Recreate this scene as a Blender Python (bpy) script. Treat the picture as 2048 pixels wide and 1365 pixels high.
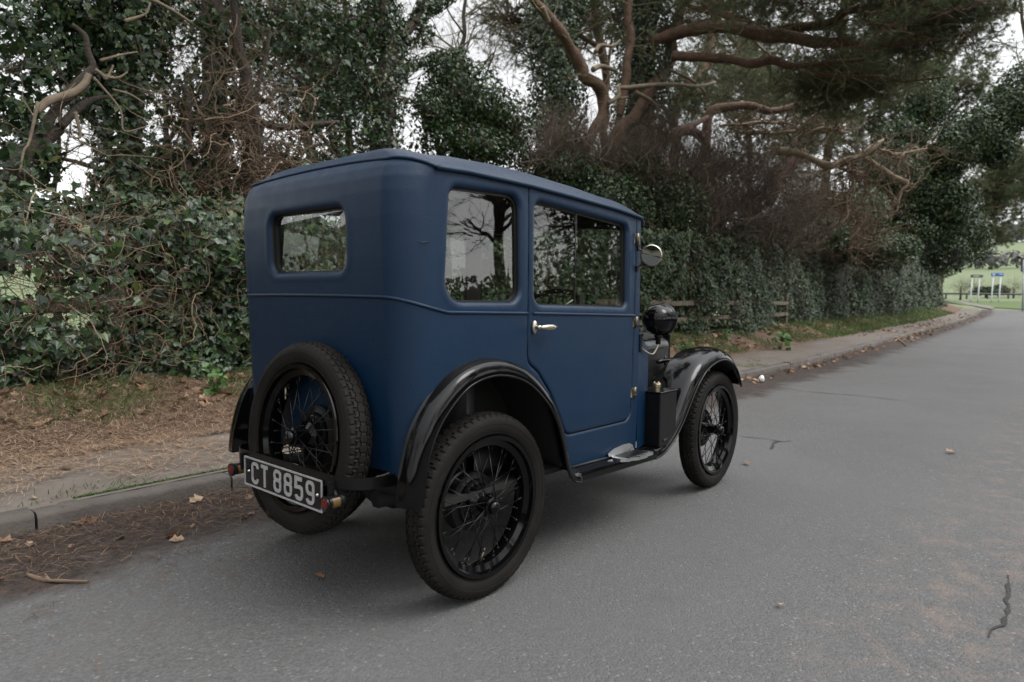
import bpy, math, random
import numpy as np
from mathutils import Matrix, Vector
for _o in list(bpy.data.objects):
    bpy.data.objects.remove(_o)
SC = bpy.context.scene
COL = SC.collection
# ------------------------------------------------------------------ camera
CAM = np.array([-1.7251, -2.1368, 1.0794])
YAW, PITCH, ROLL, FPX = 0.7129, -0.0666, 0.0101, 1342.2
IW, IH = 2048, 1365
_f = np.array([math.cos(PITCH) * math.cos(YAW), math.cos(PITCH) * math.sin(YAW), math.sin(PITCH)])
_r0 = np.cross(_f, [0, 0, 1]); _r0 /= np.linalg.norm(_r0); _u0 = np.cross(_r0, _f)
_r = math.cos(ROLL) * _r0 + math.sin(ROLL) * _u0
_u = -math.sin(ROLL) * _r0 + math.cos(ROLL) * _u0
cd = bpy.data.cameras.new('camera'); cam = bpy.data.objects.new('camera', cd); COL.objects.link(cam)
cam.matrix_world = Matrix(((_r[0], _u[0], -_f[0], CAM[0]), (_r[1], _u[1], -_f[1], CAM[1]), (_r[2], _u[2], -_f[2], CAM[2]), (0, 0, 0, 1)))
cd.sensor_width = 36.0; cd.lens = FPX / IW * 36.0
cd.clip_start = 0.05; cd.clip_end = 3000
cd.dof.use_dof = True; cd.dof.focus_distance = 2.75; cd.dof.aperture_fstop = 3.5
SC.camera = cam
SC.render.resolution_x, SC.render.resolution_y = 1024, 682
# ------------------------------------------------------------------ sky, sun, exposure
SUN_EL, SUN_AZ = math.radians(52), math.radians(-62)       # azimuth measured from +x
w = bpy.data.worlds.new('World'); SC.world = w; w.use_nodes = True
nt = w.node_tree; bg = nt.nodes['Background']
sky = nt.nodes.new('ShaderNodeTexSky'); sky.sky_type = 'NISHITA'; sky.sun_disc = False
sky.sun_elevation = SUN_EL; sky.sun_rotation = math.pi / 2 - SUN_AZ
sky.air_density = 1.0; sky.dust_density = 1.0; sky.ozone_density = 1.0
hsv = nt.nodes.new('ShaderNodeHueSaturation'); hsv.inputs['Saturation'].default_value = 0.06
nt.links.new(sky.outputs[0], hsv.inputs['Color'])
# an overcast vault: about three times as bright overhead as at the horizon
tc = nt.nodes.new('ShaderNodeTexCoord'); sx = nt.nodes.new('ShaderNodeSeparateXYZ')
nt.links.new(tc.outputs['Generated'], sx.inputs[0])
mr = nt.nodes.new('ShaderNodeMapRange'); mr.inputs[1].default_value = 0.34; mr.inputs[2].default_value = 0.95
mr.inputs[3].default_value = 0.86; mr.inputs[4].default_value = 3.0
nt.links.new(sx.outputs[2], mr.inputs[0])
mul = nt.nodes.new('ShaderNodeVectorMath'); mul.operation = 'SCALE'
nt.links.new(hsv.outputs[0], mul.inputs[0]); nt.links.new(mr.outputs[0], mul.inputs['Scale'])
nt.links.new(mul.outputs[0], bg.inputs[0]); bg.inputs[1].default_value = 0.15
sd = bpy.data.lights.new('sun', 'SUN'); sd.energy = 0.6; sd.angle = math.radians(25); sd.color = (1, 0.97, 0.93)
so = bpy.data.objects.new('sun', sd); COL.objects.link(so)
_d = Vector((math.cos(SUN_EL) * math.cos(SUN_AZ), math.cos(SUN_EL) * math.sin(SUN_AZ), math.sin(SUN_EL)))
so.rotation_euler = _d.to_track_quat('Z', 'Y').to_euler(); so.location = (0, -5, 12)
SC.view_settings.view_transform = 'Standard'; SC.view_settings.look = 'None'
SC.view_settings.exposure = 1.0; SC.view_settings.gamma = 1.0
SC.cycles.max_bounces = 8; SC.cycles.transparent_max_bounces = 24
SC.cycles.caustics_reflective = False; SC.cycles.caustics_refractive = False

# ------------------------------------------------------------------ helpers
RNG = np.random.default_rng(7)
PI = math.pi
def at(u, v, ax, val):
    """point of the ray through pixel (u, v) of the 2048 px photograph on the plane axis = val"""
    d = _f + (u - IW / 2) / FPX * _r - (v - IH / 2) / FPX * _u
    return CAM + d * ((val - CAM[ax]) / d[ax])
def nrm(a):
    return a / np.maximum(np.linalg.norm(a, axis=-1, keepdims=True), 1e-9)
def _hash(i, j, k, seed):
    h = (i * 374761393 + j * 668265263 + k * 2147483647 + seed * 1274126177) & 0xffffffff
    h = ((h ^ (h >> 13)) * 1274126177) & 0xffffffff
    return ((h ^ (h >> 16)) & 0xffff) / 65535.0
def noise(P, scale=1.0, seed=0):
    P = np.asarray(P, float) * scale
    I = np.floor(P).astype(np.int64); F = P - I; F = F * F * (3 - 2 * F); out = 0
    for a in (0, 1):
        for b in (0, 1):
            for c in (0, 1):
                wgt = (F[..., 0] if a else 1 - F[..., 0]) * (F[..., 1] if b else 1 - F[..., 1]) * (F[..., 2] if c else 1 - F[..., 2])
                out = out + wgt * _hash(I[..., 0] + a, I[..., 1] + b, I[..., 2] + c, seed)
    return out
def fbm(P, scale=1.0, seed=0, o=3):
    return sum(noise(P, scale * 2 ** k, seed + k) * 0.5 ** k for k in range(o)) / sum(0.5 ** k for k in range(o))

def thing(name, label, cat, loc=(0, 0, 0), group=None):
    o = bpy.data.objects.new(name, None); COL.objects.link(o); o.location = loc
    o.empty_display_size = 0.2
    o['label'] = label; o['category'] = cat
    if group: o['group'] = group
    return o
def tag(o, label=None, cat=None, group=None, kind=None):
    for k, v in (('label', label), ('category', cat), ('group', group), ('kind', kind)):
        if v: o[k] = v
    return o
def origin(o):
    v = Vector((0, 0, 0))
    while o is not None:
        v += o.location; o = o.parent
    return np.array(v)
class MB:
    """collects faces, builds one mesh"""
    def __init__(s): s.V = []; s.F = []; s.n = 0; s.A = []
    def add(s, V, F, a=None):
        V = np.asarray(V, float).reshape(-1, 3)
        for f in (F if isinstance(F, list) else [F]):
            f = np.asarray(f, np.int64)
            if f.size: s.F.append(f.reshape(-1, f.shape[-1]) + s.n)
        s.V.append(V); s.n += len(V)
        s.A.append(np.full(len(V), 0.5) if a is None else np.broadcast_to(np.asarray(a, float), (len(V),)))
        return s
    def box(s, c, size, R=None, bev=0.0):
        hx, hy, hz = np.asarray(size, float) / 2
        if bev <= 0:
            V = np.array([[x, y, z] for x in (-hx, hx) for y in (-hy, hy) for z in (-hz, hz)])
            F = np.array([[0, 1, 3, 2], [4, 6, 7, 5], [0, 4, 5, 1], [2, 3, 7, 6], [0, 2, 6, 4], [1, 5, 7, 3]])
        else:
            b = bev; V = []; idx = {}
            for sx_ in (-1, 1):
                for sy_ in (-1, 1):
                    for sz_ in (-1, 1):
                        for ax in range(3):
                            p = [sx_ * (hx - b), sy_ * (hy - b), sz_ * (hz - b)]
                            p[ax] = (sx_ * hx, sy_ * hy, sz_ * hz)[ax]
                            idx[(sx_, sy_, sz_, ax)] = len(V); V.append(p)
            F4 = []; F3 = []
            for ax in range(3):
                o1, o2 = [a for a in range(3) if a != ax]
                for sg in (-1, 1):
                    q = []
                    for a, b2 in ((-1, -1), (1, -1), (1, 1), (-1, 1)):
                        k = [0, 0, 0]; k[ax] = sg; k[o1] = a; k[o2] = b2; q.append(idx[tuple(k) + (ax,)])
                    F4.append(q)
                for a in (-1, 1):
                    for b2 in (-1, 1):
                        k1 = [0, 0, 0]; k1[ax] = -1; k1[o1] = a; k1[o2] = b2; k2 = list(k1); k2[ax] = 1
                        F4.append([idx[tuple(k1) + (o1,)], idx[tuple(k2) + (o1,)], idx[tuple(k2) + (o2,)], idx[tuple(k1) + (o2,)]])
            for k in [(a, b2, c2) for a in (-1, 1) for b2 in (-1, 1) for c2 in (-1, 1)]:
                F3.append([idx[k + (0,)], idx[k + (1,)], idx[k + (2,)]])
            V = np.array(V); F = [np.array(F4), np.array(F3)]
        if R is not None: V = V @ np.asarray(R).T
        return s.add(V + np.asarray(c), F)
    def tube(s, pts, r, sides=8, cap=True, a=None):
        V, F = tubes(np.asarray(pts, float)[None], np.broadcast_to(np.asarray(r, float), (len(pts),))[None], sides)
        n = len(V); K = len(pts)
        FF = [F]
        if cap:
            FF.append(np.array([list(range(sides))[::-1], list(range(n - sides, n))]))
        return s.add(V, FF, a)
    def lathe(s, prof, c=(0, 0, 0), axis='y', n=48, R=None, close=False):
        """profile of (radius, height along axis)"""
        prof = np.asarray(prof, float); t = np.linspace(0, 2 * PI, n, endpoint=False)
        rr = prof[:, 0][:, None]; h = np.repeat(prof[:, 1][:, None], n, 1)
        a_, b_ = rr * np.cos(t), rr * np.sin(t)
        V = {'y': np.stack([a_, h, b_], -1), 'z': np.stack([a_, b_, h], -1), 'x': np.stack([h, a_, b_], -1)}[axis]
        F = gridF(len(prof), n, wrap=True, wrap0=close)
        V = V.reshape(-1, 3)
        if R is not None: V = V @ np.asarray(R).T
        return s.add(V + np.asarray(c), F)
    def build(s, name, mat, parent=None, smooth=True, auto=None):
        V = np.concatenate(s.V); off = origin(parent) if parent is not None else 0
        return mesh(name, V - off, s.F, mat, parent, smooth, np.concatenate(s.A), auto)
def gridF(nr, nc, wrap=False, wrap0=False):
    i = np.arange(nr if wrap0 else nr - 1)[:, None]; j = np.arange(nc if wrap else nc - 1)[None, :]
    i2 = (i + 1) % nr; j2 = (j + 1) % nc
    return np.stack([i * nc + j, i * nc + j2, i2 * nc + j2, i2 * nc + j], -1).reshape(-1, 4)
def mesh(name, V, F, mat, parent=None, smooth=True, attr=None, auto=None, fidx=None):
    me = bpy.data.meshes.new(name); V = np.asarray(V, np.float32)
    F = [f for f in F if len(f)]
    me.vertices.add(len(V)); me.vertices.foreach_set('co', V.ravel())
    lv = np.concatenate([f.ravel() for f in F]).astype(np.int32)
    tot = np.concatenate([np.full(len(f), f.shape[1]) for f in F]).astype(np.int32)
    me.loops.add(len(lv)); me.loops.foreach_set('vertex_index', lv)
    me.polygons.add(len(tot)); st = np.concatenate([[0], np.cumsum(tot)[:-1]]).astype(np.int32)
    me.polygons.foreach_set('loop_start', st); me.polygons.foreach_set('loop_total', tot)
    me.polygons.foreach_set('use_smooth', np.full(len(tot), bool(smooth)))
    if attr is not None:
        a = me.attributes.new('var', 'FLOAT', 'POINT'); a.data.foreach_set('value', np.asarray(attr, np.float32))
    me.update(calc_edges=True); me.validate()
    if auto is not None:
        me.set_sharp_from_angle(angle=math.radians(auto))
    for m_ in (mat if isinstance(mat, (list, tuple)) else [mat]): me.materials.append(m_)
    o = bpy.data.objects.new(name, me); COL.objects.link(o)
    if parent is not None: o.parent = parent
    return o
def tubes(P, r, sides=4):
    """P (N,K,3), r (N,K) -> verts, quads"""
    N, K, _ = P.shape
    T = np.empty_like(P); T[:, 1:-1] = P[:, 2:] - P[:, :-2]; T[:, 0] = P[:, 1] - P[:, 0]; T[:, -1] = P[:, -1] - P[:, -2]
    T = nrm(T); ref = np.where(np.abs(nrm(P[:, -1] - P[:, 0])[:, 2:3]) > 0.9, [[1.0, 0, 0]], [[0, 0, 1.0]])
    A = nrm(np.cross(T, ref[:, None, :])); B = np.cross(T, A)
    t = np.arange(sides) * 2 * PI / sides
    V = P[:, :, None, :] + r[:, :, None, None] * (np.cos(t)[:, None] * A[:, :, None, :] + np.sin(t)[:, None] * B[:, :, None, :])
    f = gridF(K, sides, wrap=True)
    F = (np.arange(N)[:, None, None] * (K * sides) + f[None]).reshape(-1, 4)
    return V.reshape(-1, 3), F
def spline(pts, n):
    """Catmull-Rom through pts, n samples"""
    p = np.asarray(pts, float)
    if len(p) < 3: return np.array([p[0] + (p[-1] - p[0]) * t for t in np.linspace(0, 1, n)])
    q = np.vstack([2 * p[0] - p[1], p, 2 * p[-1] - p[-2]])
    L = np.r_[0, np.cumsum(np.linalg.norm(np.diff(p, axis=0), axis=1))]
    s = np.linspace(0, L[-1], n); i = np.clip(np.searchsorted(L, s, side='right') - 1, 0, len(p) - 2)
    t = ((s - L[i]) / np.maximum(L[i + 1] - L[i], 1e-9))[:, None]
    a, b, c, d = q[i], q[i + 1], q[i + 2], q[i + 3]
    return 0.5 * (2 * b + (c - a) * t + (2 * a - 5 * b + 4 * c - d) * t ** 2 + (3 * b - a - 3 * c + d) * t ** 3)
# ------------------------------------------------------------------ materials
def mat(name, col, rough=0.5, metal=0.0, spec=0.5, var=0.0, vcol=None, bump=0.0, bscale=50.0, coat=0.0, noise_col=None, nscale=8.0, namt=0.5, transl=0.0, sheen=0.0, coatr=0.05, rvar=0.0, hue=None, bdist=0.01):
    m = bpy.data.materials.new(name); m.use_nodes = True; t = m.node_tree; b = t.nodes['Principled BSDF']
    b.inputs['Base Color'].default_value = (*col, 1); b.inputs['Roughness'].default_value = rough
    b.inputs['Metallic'].default_value = metal; b.inputs['Specular IOR Level'].default_value = spec
    if coat: b.inputs['Coat Weight'].default_value = coat; b.inputs['Coat Roughness'].default_value = coatr
    if sheen: b.inputs['Sheen Weight'].default_value = sheen
    out = None
    co = t.nodes.new('ShaderNodeTexCoord')
    if vcol is not None:        # per-leaf variation along a colour ramp
        at_ = t.nodes.new('ShaderNodeAttribute'); at_.attribute_name = 'var'
        cr = t.nodes.new('ShaderNodeValToRGB'); el = cr.color_ramp.elements
        for k, (pos, c) in enumerate(vcol):
            e = el[k] if k < 2 else el.new(pos)
            e.position = pos; e.color = (*c, 1)
        t.links.new(at_.outputs['Fac'], cr.inputs[0]); out = cr.outputs[0]
    if noise_col is not None:
        nz = t.nodes.new('ShaderNodeTexNoise'); nz.inputs['Scale'].default_value = nscale; nz.inputs['Detail'].default_value = 6
        t.links.new(co.outputs['Object'], nz.inputs['Vector'])
        rp = t.nodes.new('ShaderNodeMapRange'); rp.inputs[1].default_value = 0.5 - 0.25 / max(namt, .01) * .5; rp.inputs[2].default_value = 0.5 + 0.25 / max(namt, .01) * .5
        t.links.new(nz.outputs['Fac'], rp.inputs[0])
        mx = t.nodes.new('ShaderNodeMix'); mx.data_type = 'RGBA'
        t.links.new(rp.outputs[0], mx.inputs[0])
        if out is not None: t.links.new(out, mx.inputs[6])
        else: mx.inputs[6].default_value = (*col, 1)
        mx.inputs[7].default_value = (*noise_col, 1); out = mx.outputs[2]
    if rvar:
        nr_ = t.nodes.new('ShaderNodeTexNoise'); nr_.inputs['Scale'].default_value = 14; nr_.inputs['Detail'].default_value = 5
        t.links.new(co.outputs['Object'], nr_.inputs['Vector'])
        rr_ = t.nodes.new('ShaderNodeMapRange'); rr_.inputs[1].default_value = .3; rr_.inputs[2].default_value = .7
        rr_.inputs[3].default_value = rough - rvar; rr_.inputs[4].default_value = rough + rvar
        t.links.new(nr_.outputs['Fac'], rr_.inputs[0]); t.links.new(rr_.outputs[0], b.inputs['Roughness'])
    if out is not None: t.links.new(out, b.inputs['Base Color'])
    if bump:
        nb = t.nodes.new('ShaderNodeTexNoise'); nb.inputs['Scale'].default_value = bscale; nb.inputs['Detail'].default_value = 4
        t.links.new(co.outputs['Object'], nb.inputs['Vector'])
        bp = t.nodes.new('ShaderNodeBump'); bp.inputs['Strength'].default_value = bump; bp.inputs['Distance'].default_value = bdist
        t.links.new(nb.outputs['Fac'], bp.inputs['Height']); t.links.new(bp.outputs[0], b.inputs['Normal'])
    if transl:
        tr = t.nodes.new('ShaderNodeBsdfTranslucent'); ms = t.nodes.new('ShaderNodeMixShader'); ms.inputs[0].default_value = transl
        if out is not None: t.links.new(out, tr.inputs[0])
        else: tr.inputs[0].default_value = (*col, 1)
        t.links.new(b.outputs[0], ms.inputs[1]); t.links.new(tr.outputs[0], ms.inputs[2])
        t.links.new(ms.outputs[0], t.nodes['Material Output'].inputs[0])
    return m
def glass_mat(name, tint=(0.9, 0.93, 0.92), ior=1.55, rough=0.0):
    m = bpy.data.materials.new(name); m.use_nodes = True; t = m.node_tree; t.nodes.remove(t.nodes['Principled BSDF'])
    tr = t.nodes.new('ShaderNodeBsdfTransparent'); tr.inputs[0].default_value = (*tint, 1)
    gl = t.nodes.new('ShaderNodeBsdfGlossy'); gl.inputs['Roughness'].default_value = rough
    ge = t.nodes.new('ShaderNodeNewGeometry'); dt = t.nodes.new('ShaderNodeVectorMath'); dt.operation = 'DOT_PRODUCT'
    t.links.new(ge.outputs['Incoming'], dt.inputs[0]); t.links.new(ge.outputs['Normal'], dt.inputs[1])
    def mth(op, a, b=None):
        n = t.nodes.new('ShaderNodeMath'); n.operation = op
        if hasattr(a, 'node'): t.links.new(a, n.inputs[0])
        else: n.inputs[0].default_value = a
        if b is not None:
            if hasattr(b, 'node'): t.links.new(b, n.inputs[1])
            else: n.inputs[1].default_value = b
        return n
    # thin sheet of glass: Schlick reflection of both faces, the same from either side
    c1 = mth('SUBTRACT', 1.0, mth('ABSOLUTE', dt.outputs['Value']).outputs[0])
    f0 = ((ior - 1) / (ior + 1)) ** 2
    dbl = mth('ADD', mth('MULTIPLY', mth('POWER', c1.outputs[0], 5.0).outputs[0], 1 - f0).outputs[0], f0)
    dbl = mth('MULTIPLY', dbl.outputs[0], 2.3); dbl.use_clamp = True
    ms = t.nodes.new('ShaderNodeMixShader')
    t.links.new(dbl.outputs[0], ms.inputs[0])
    t.links.new(tr.outputs[0], ms.inputs[1]); t.links.new(gl.outputs[0], ms.inputs[2])
    t.links.new(ms.outputs[0], t.nodes['Material Output'].inputs[0])
    return m
# ================================================================== ground, road, kerb, pavement
def yk(x):
    return np.interp(x, [-60, 6, 9, 11, 13.5, 16, 20, 26, 33, 40, 50, 56, 62], [1.42, 1.42, 1.43, 1.49, 1.62, 1.77, 2.02, 2.33, 2.61, 2.87, 3.30, 3.9, 5.0])
def zr(x):
    x = np.asarray(x, float); return 0.00034 * np.clip(x - 20, 0, 60) ** 2
def smooth(a, b, x):
    t = np.clip((np.asarray(x, float) - a) / (b - a), 0, 1); return t * t * (3 - 2 * t)
def bank(o):
    """height of the verge above the road, o metres behind the kerb face"""
    return .078 + .02 * smooth(.1, 1.0, o) + .27 * smooth(1.0, 2.25, o)
def pix_ground(u, v, dz=0.0):
    d = _f + (u - IW / 2) / FPX * _r - (v - IH / 2) / FPX * _u; best = None
    for t in np.linspace(1.0, 120, 6000):
        p = CAM + d * t
        if p[2] <= zr(p[0]) + dz: return p
    return CAM + d * 100
MG = {}
def road_mat():
    m = mat('asphalt', (.115, .113, .112), .82, spec=.4); t = m.node_tree; b = t.nodes['Principled BSDF']
    co = t.nodes.new('ShaderNodeTexCoord'); L = t.links.new
    def nz(sc, det=4, rough=.6, vec=None):
        n = t.nodes.new('ShaderNodeTexNoise'); n.inputs['Scale'].default_value = sc; n.inputs['Detail'].default_value = det; n.inputs['Roughness'].default_value = rough
        L(vec or co.outputs['Object'], n.inputs['Vector']); return n.outputs['Fac']
    def mapr(a, lo, hi, o1=0, o2=1):
        n = t.nodes.new('ShaderNodeMapRange'); L(a, n.inputs[0]); n.inputs[1].default_value = lo; n.inputs[2].default_value = hi; n.inputs[3].default_value = o1; n.inputs[4].default_value = o2; return n.outputs[0]
    def mix(f, c1, c2):
        n = t.nodes.new('ShaderNodeMix'); n.data_type = 'RGBA'; L(f, n.inputs[0])
        for k, c in ((6, c1), (7, c2)):
            if isinstance(c, tuple): n.inputs[k].default_value = (*c, 1)
            else: L(c, n.inputs[k])
        return n.outputs[2]
    def mth(op, a, b_):
        n = t.nodes.new('ShaderNodeMath'); n.operation = op
        for k, c in ((0, a), (1, b_)):
            if isinstance(c, (int, float)): n.inputs[k].default_value = c
            else: L(c, n.inputs[k])
        return n.outputs[0]
    vor = t.nodes.new('ShaderNodeTexVoronoi'); vor.inputs['Scale'].default_value = 125; L(co.outputs['Object'], vor.inputs['Vector'])
    bw = t.nodes.new('ShaderNodeSeparateColor'); L(vor.outputs['Color'], bw.inputs[0])
    c = mix(mapr(bw.outputs[0], 0, 1), (.056, .055, .054), (.108, .107, .105))
    c = mix(mapr(bw.outputs[1], .975, .99), c, (.20, .19, .18))                      # pale chippings
    c = mix(mapr(nz(190, 4, .7), .55, .70, 0, .5), c, (.035, .034, .034))              # dark pits between stones
    c = mix(mapr(nz(.55, 5), .35, .65, 0, .6), c, (.104, .103, .103))
    # a paler, browner worn seam down the middle of the lane
    at_ = t.nodes.new('ShaderNodeAttribute'); at_.attribute_name = 'var'; o_ = at_.outputs['Fac']
    seam = mth('SUBTRACT', 1.0, mapr(mth('ABSOLUTE', mth('ADD', o_, 3.25), 0), .05, .42))
    c = mix(mth('MULTIPLY', seam, mapr(nz(7, 5, .7), .48, .70, 0, .55)), c, (.20, .145, .115))
    # tyre-polished tracks either side of the seam, and old stains
    trk = mth('MULTIPLY', mth('SUBTRACT', 1.0, mapr(mth('ABSOLUTE', mth('ADD', mth('ABSOLUTE', mth('ADD', o_, 3.25), 0), -.85), 0), .1, .5)), mapr(nz(1.3, 5, .65), .35, .65, .1, .45))
    c = mix(trk, c, (.074, .074, .075))
    c = mix(mapr(nz(2.6, 6, .7), .60, .70, 0, .35), c, (.058, .056, .055))
    # gutter: soil and crushed needles, ragged edge
    edge_ = mth('ADD', o_, mth('MULTIPLY', mth('SUBTRACT', nz(2.2, 6, .65), .5), 1.1))
    dirt = mapr(edge_, -.84, -.56)
    dcol = mix(mapr(nz(30, 5, .7), .35, .68), (.012, .009, .007), (.050, .034, .026))
    c = mix(dirt, c, dcol)
    pk = mth('MULTIPLY', mapr(edge_, -1.75, -.85), mapr(nz(16, 6, .75), .52, .68, 0, .6))
    c = mix(pk, c, (.095, .062, .046))
    L(c, b.inputs['Base Color'])
    L(mapr(nz(1.1, 4), .3, .7, .70, .86), b.inputs['Roughness'])
    bp = t.nodes.new('ShaderNodeBump'); bp.inputs['Strength'].default_value = .6; bp.inputs['Distance'].default_value = .007
    h = mth('ADD', mth('MULTIPLY', vor.outputs['Distance'], -1.0), mth('MULTIPLY', nz(220, 3), .8)); L(h, bp.inputs['Height']); L(bp.outputs[0], b.inputs['Normal'])
    return m
MG['road'] = road_mat()
MG['pave'] = mat('pavement_tarmac', (.135, .120, .103), .88, noise_col=(.095, .075, .060), nscale=3.5, namt=.5, bump=.5, bscale=140, bdist=.005)
MG['kerb'] = mat('kerb_concrete', (.150, .135, .120), .88, vcol=[(0, (.095, .083, .072)), (1, (.185, .170, .152)), (.5, (.14, .126, .112))], noise_col=(.050, .040, .034), nscale=6, namt=.35, bump=.8, bscale=60, bdist=.006)
MG['soil'] = mat('verge_soil', (.070, .043, .028), .95, noise_col=(.150, .094, .060), nscale=7, namt=.5, bump=.7, bscale=60, bdist=.02)
MG['field'] = mat('field_grass', (.088, .120, .046), .9, noise_col=(.105, .130, .058), nscale=.5, namt=.4, bump=.5, bscale=20, bdist=.02)
MG['grassv'] = mat('far_verge_grass', (.070, .125, .022), .9, noise_col=(.10, .16, .035), nscale=3, bump=.5, bscale=40, bdist=.02)
MG['path'] = mat('path_tarmac', (.13, .118, .108), .9, noise_col=(.10, .085, .070), nscale=2)
MG['crack'] = mat('crack_tar', (.014, .013, .012), .85, bump=.6, bscale=150, noise_col=(.04, .036, .033), nscale=90)

xs_r = np.concatenate([np.arange(-40, -4, 2.0), np.arange(-4, 16, .5), np.arange(16, 57, 1.5)])
def strip(offs, hts, name, m_, xs=xs_r, kind='structure', jit=0, var=None):
    offs = np.asarray(offs, float); X_, O_ = np.meshgrid(xs, offs, indexing='ij')
    Y_ = yk(X_) + O_; H_ = np.array([hts(o) if callable(hts) else hts for o in offs]) if not callable(hts) else hts(O_)
    Z_ = zr(X_) + H_
    V = np.stack([X_, Y_, Z_], -1).reshape(-1, 3)
    if jit: V[:, 2] += jit * (fbm(V, 2.5, 3) - .5)
    o = mesh(name, V, [gridF(len(xs), len(offs))], m_, None, True, O_.ravel() if var is None else var)
    o['kind'] = kind; return o
strip(np.concatenate([np.arange(-6.4, -2, .8), np.arange(-2, .061, .15)]), lambda o: o * 0.0, 'road', MG['road'])
strip(np.linspace(.10, 1.50, 12), lambda o: .076 + .02 * smooth(.1, 1, o) - .09 * smooth(1.1, 1.5, o), 'pavement', MG['pave'], jit=.012)
xs_v = np.concatenate([np.arange(-40, -4, 1.0), np.arange(-4, 14, .22), np.arange(14, 60, .8)])
strip(np.linspace(.92, 5.2, 34), lambda o: bank(o) - .014 + .030 * smooth(1.0, 1.7, o), 'verge', MG['soil'], xs=xs_v, jit=.055)
strip(np.linspace(-8.2, -6.38, 4), lambda o: .08 + 0 * o, 'far_pavement', MG['pave'])
# kerb: stones with joints
b = MB(); x = -30.0
while x < 52:
    L_ = .91; x1 = x + L_; dz, dy = RNG.normal(0, .004), RNG.normal(0, .004)
    prof = np.array([(0, -.06), (-.002, .058), (.006, .072), (.022, .079), (.118, .080), (.125, .074), (.125, -.06)])
    xx = np.linspace(x + .006, x1 - .006, 13); ky = yk(xx) + dy; kz = zr(xx) + dz
    V = np.stack([np.repeat(xx[:, None], 7, 1), ky[:, None] + prof[None, :, 0], kz[:, None] + prof[None, :, 1]], -1).reshape(-1, 3)
    V += (fbm(V, 14, 5)[:, None] - .5) * [0, .016, .014]
    b.add(V, [gridF(13, 7), np.array([[0, 1, 2, 3, 4, 5, 6]]), np.array([[90, 89, 88, 87, 86, 85, 84]])], RNG.random())
    x = x1
b.build('kerb', MG['kerb'], None, auto=45)['kind'] = 'structure'
# the wide ground sheet, to the horizon
rad = np.concatenate([np.linspace(0.5, 60, 70), np.geomspace(63, 1500, 60)]); ang = np.linspace(0, 2 * PI, 160, endpoint=False)
RR, AA = np.meshgrid(rad, ang, indexing='ij'); GX, GY = 12 + RR * np.cos(AA), RR * np.sin(AA)
def ground_h(x, y):
    r = np.hypot(x - 12, y); o = y - yk(np.clip(x, -60, 60))
    near = zr(np.clip(x, -60, 66)) - .10 + .36 * smooth(1.2, 3.6, o) 
    far = np.interp(r, [0, 50, 85, 150, 260, 330, 620, 900, 1500], [0.3, .8, 1.5, 4.2, 10.5, 15.5, 40, 66, 70])
    far = 1.0 + (far - 1.0) * (.06 + .94 * smooth(-.35, .0, y / np.maximum(r, 1)))
    t = smooth(48, 80, r); return near * (1 - t) + far * t
GV = np.stack([GX, GY, ground_h(GX, GY)], -1).reshape(-1, 3)
g_ = mesh('ground', GV, [gridF(len(rad), len(ang), wrap=True)], MG['field']); g_['kind'] = 'structure'
# cracks, sealed with tar, as thin strips on the road
def ribbon(px, width, name):
    P = np.array([pix_ground(u, v) for u, v in px]); P = spline(P, 90); P[:, 2] = zr(P[:, 0]) + .004
    P[:, :2] += (np.stack([fbm(P, 6, 1), fbm(P, 6, 2)], -1) - .5) * .09
    T = nrm(np.gradient(P, axis=0)); N_ = np.stack([-T[:, 1], T[:, 0], 0 * T[:, 0]], -1)
    wd = width * (.15 + 1.3 * noise(P, 23, 4) ** 1.5) * np.sin(np.linspace(.12, PI - .12, 90)) ** .4
    V = np.vstack([P + N_ * wd[:, None], P - N_ * wd[:, None]])
    o = mesh(name, V, [gridF(2, 90)], MG['crack']); o['kind'] = 'structure'
ribbon([(1478, 873), (1520, 878), (1560, 884), (1580, 883)], .010, 'road_crack')
ribbon([(1560, 884), (1550, 890), (1545, 900)], .016, 'road_crack')
ribbon([(1560, 778), (1610, 784), (1700, 791), (1810, 803)], .012, 'road_crack')
ribbon([(1715, 726), (1790, 732), (1880, 737)], .014, 'road_crack')
ribbon([(2030, 1158), (2015, 1185), (2005, 1215), (1990, 1245), (1975, 1280)], .009, 'road_crack')
# grass corner and path where the pavement turns off at the bend
MG['grassv'] = mat('corner_grass', (.045, .078, .014), .9, noise_col=(.070, .105, .024), nscale=2, bump=.8, bscale=14, bdist=.05)
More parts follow.
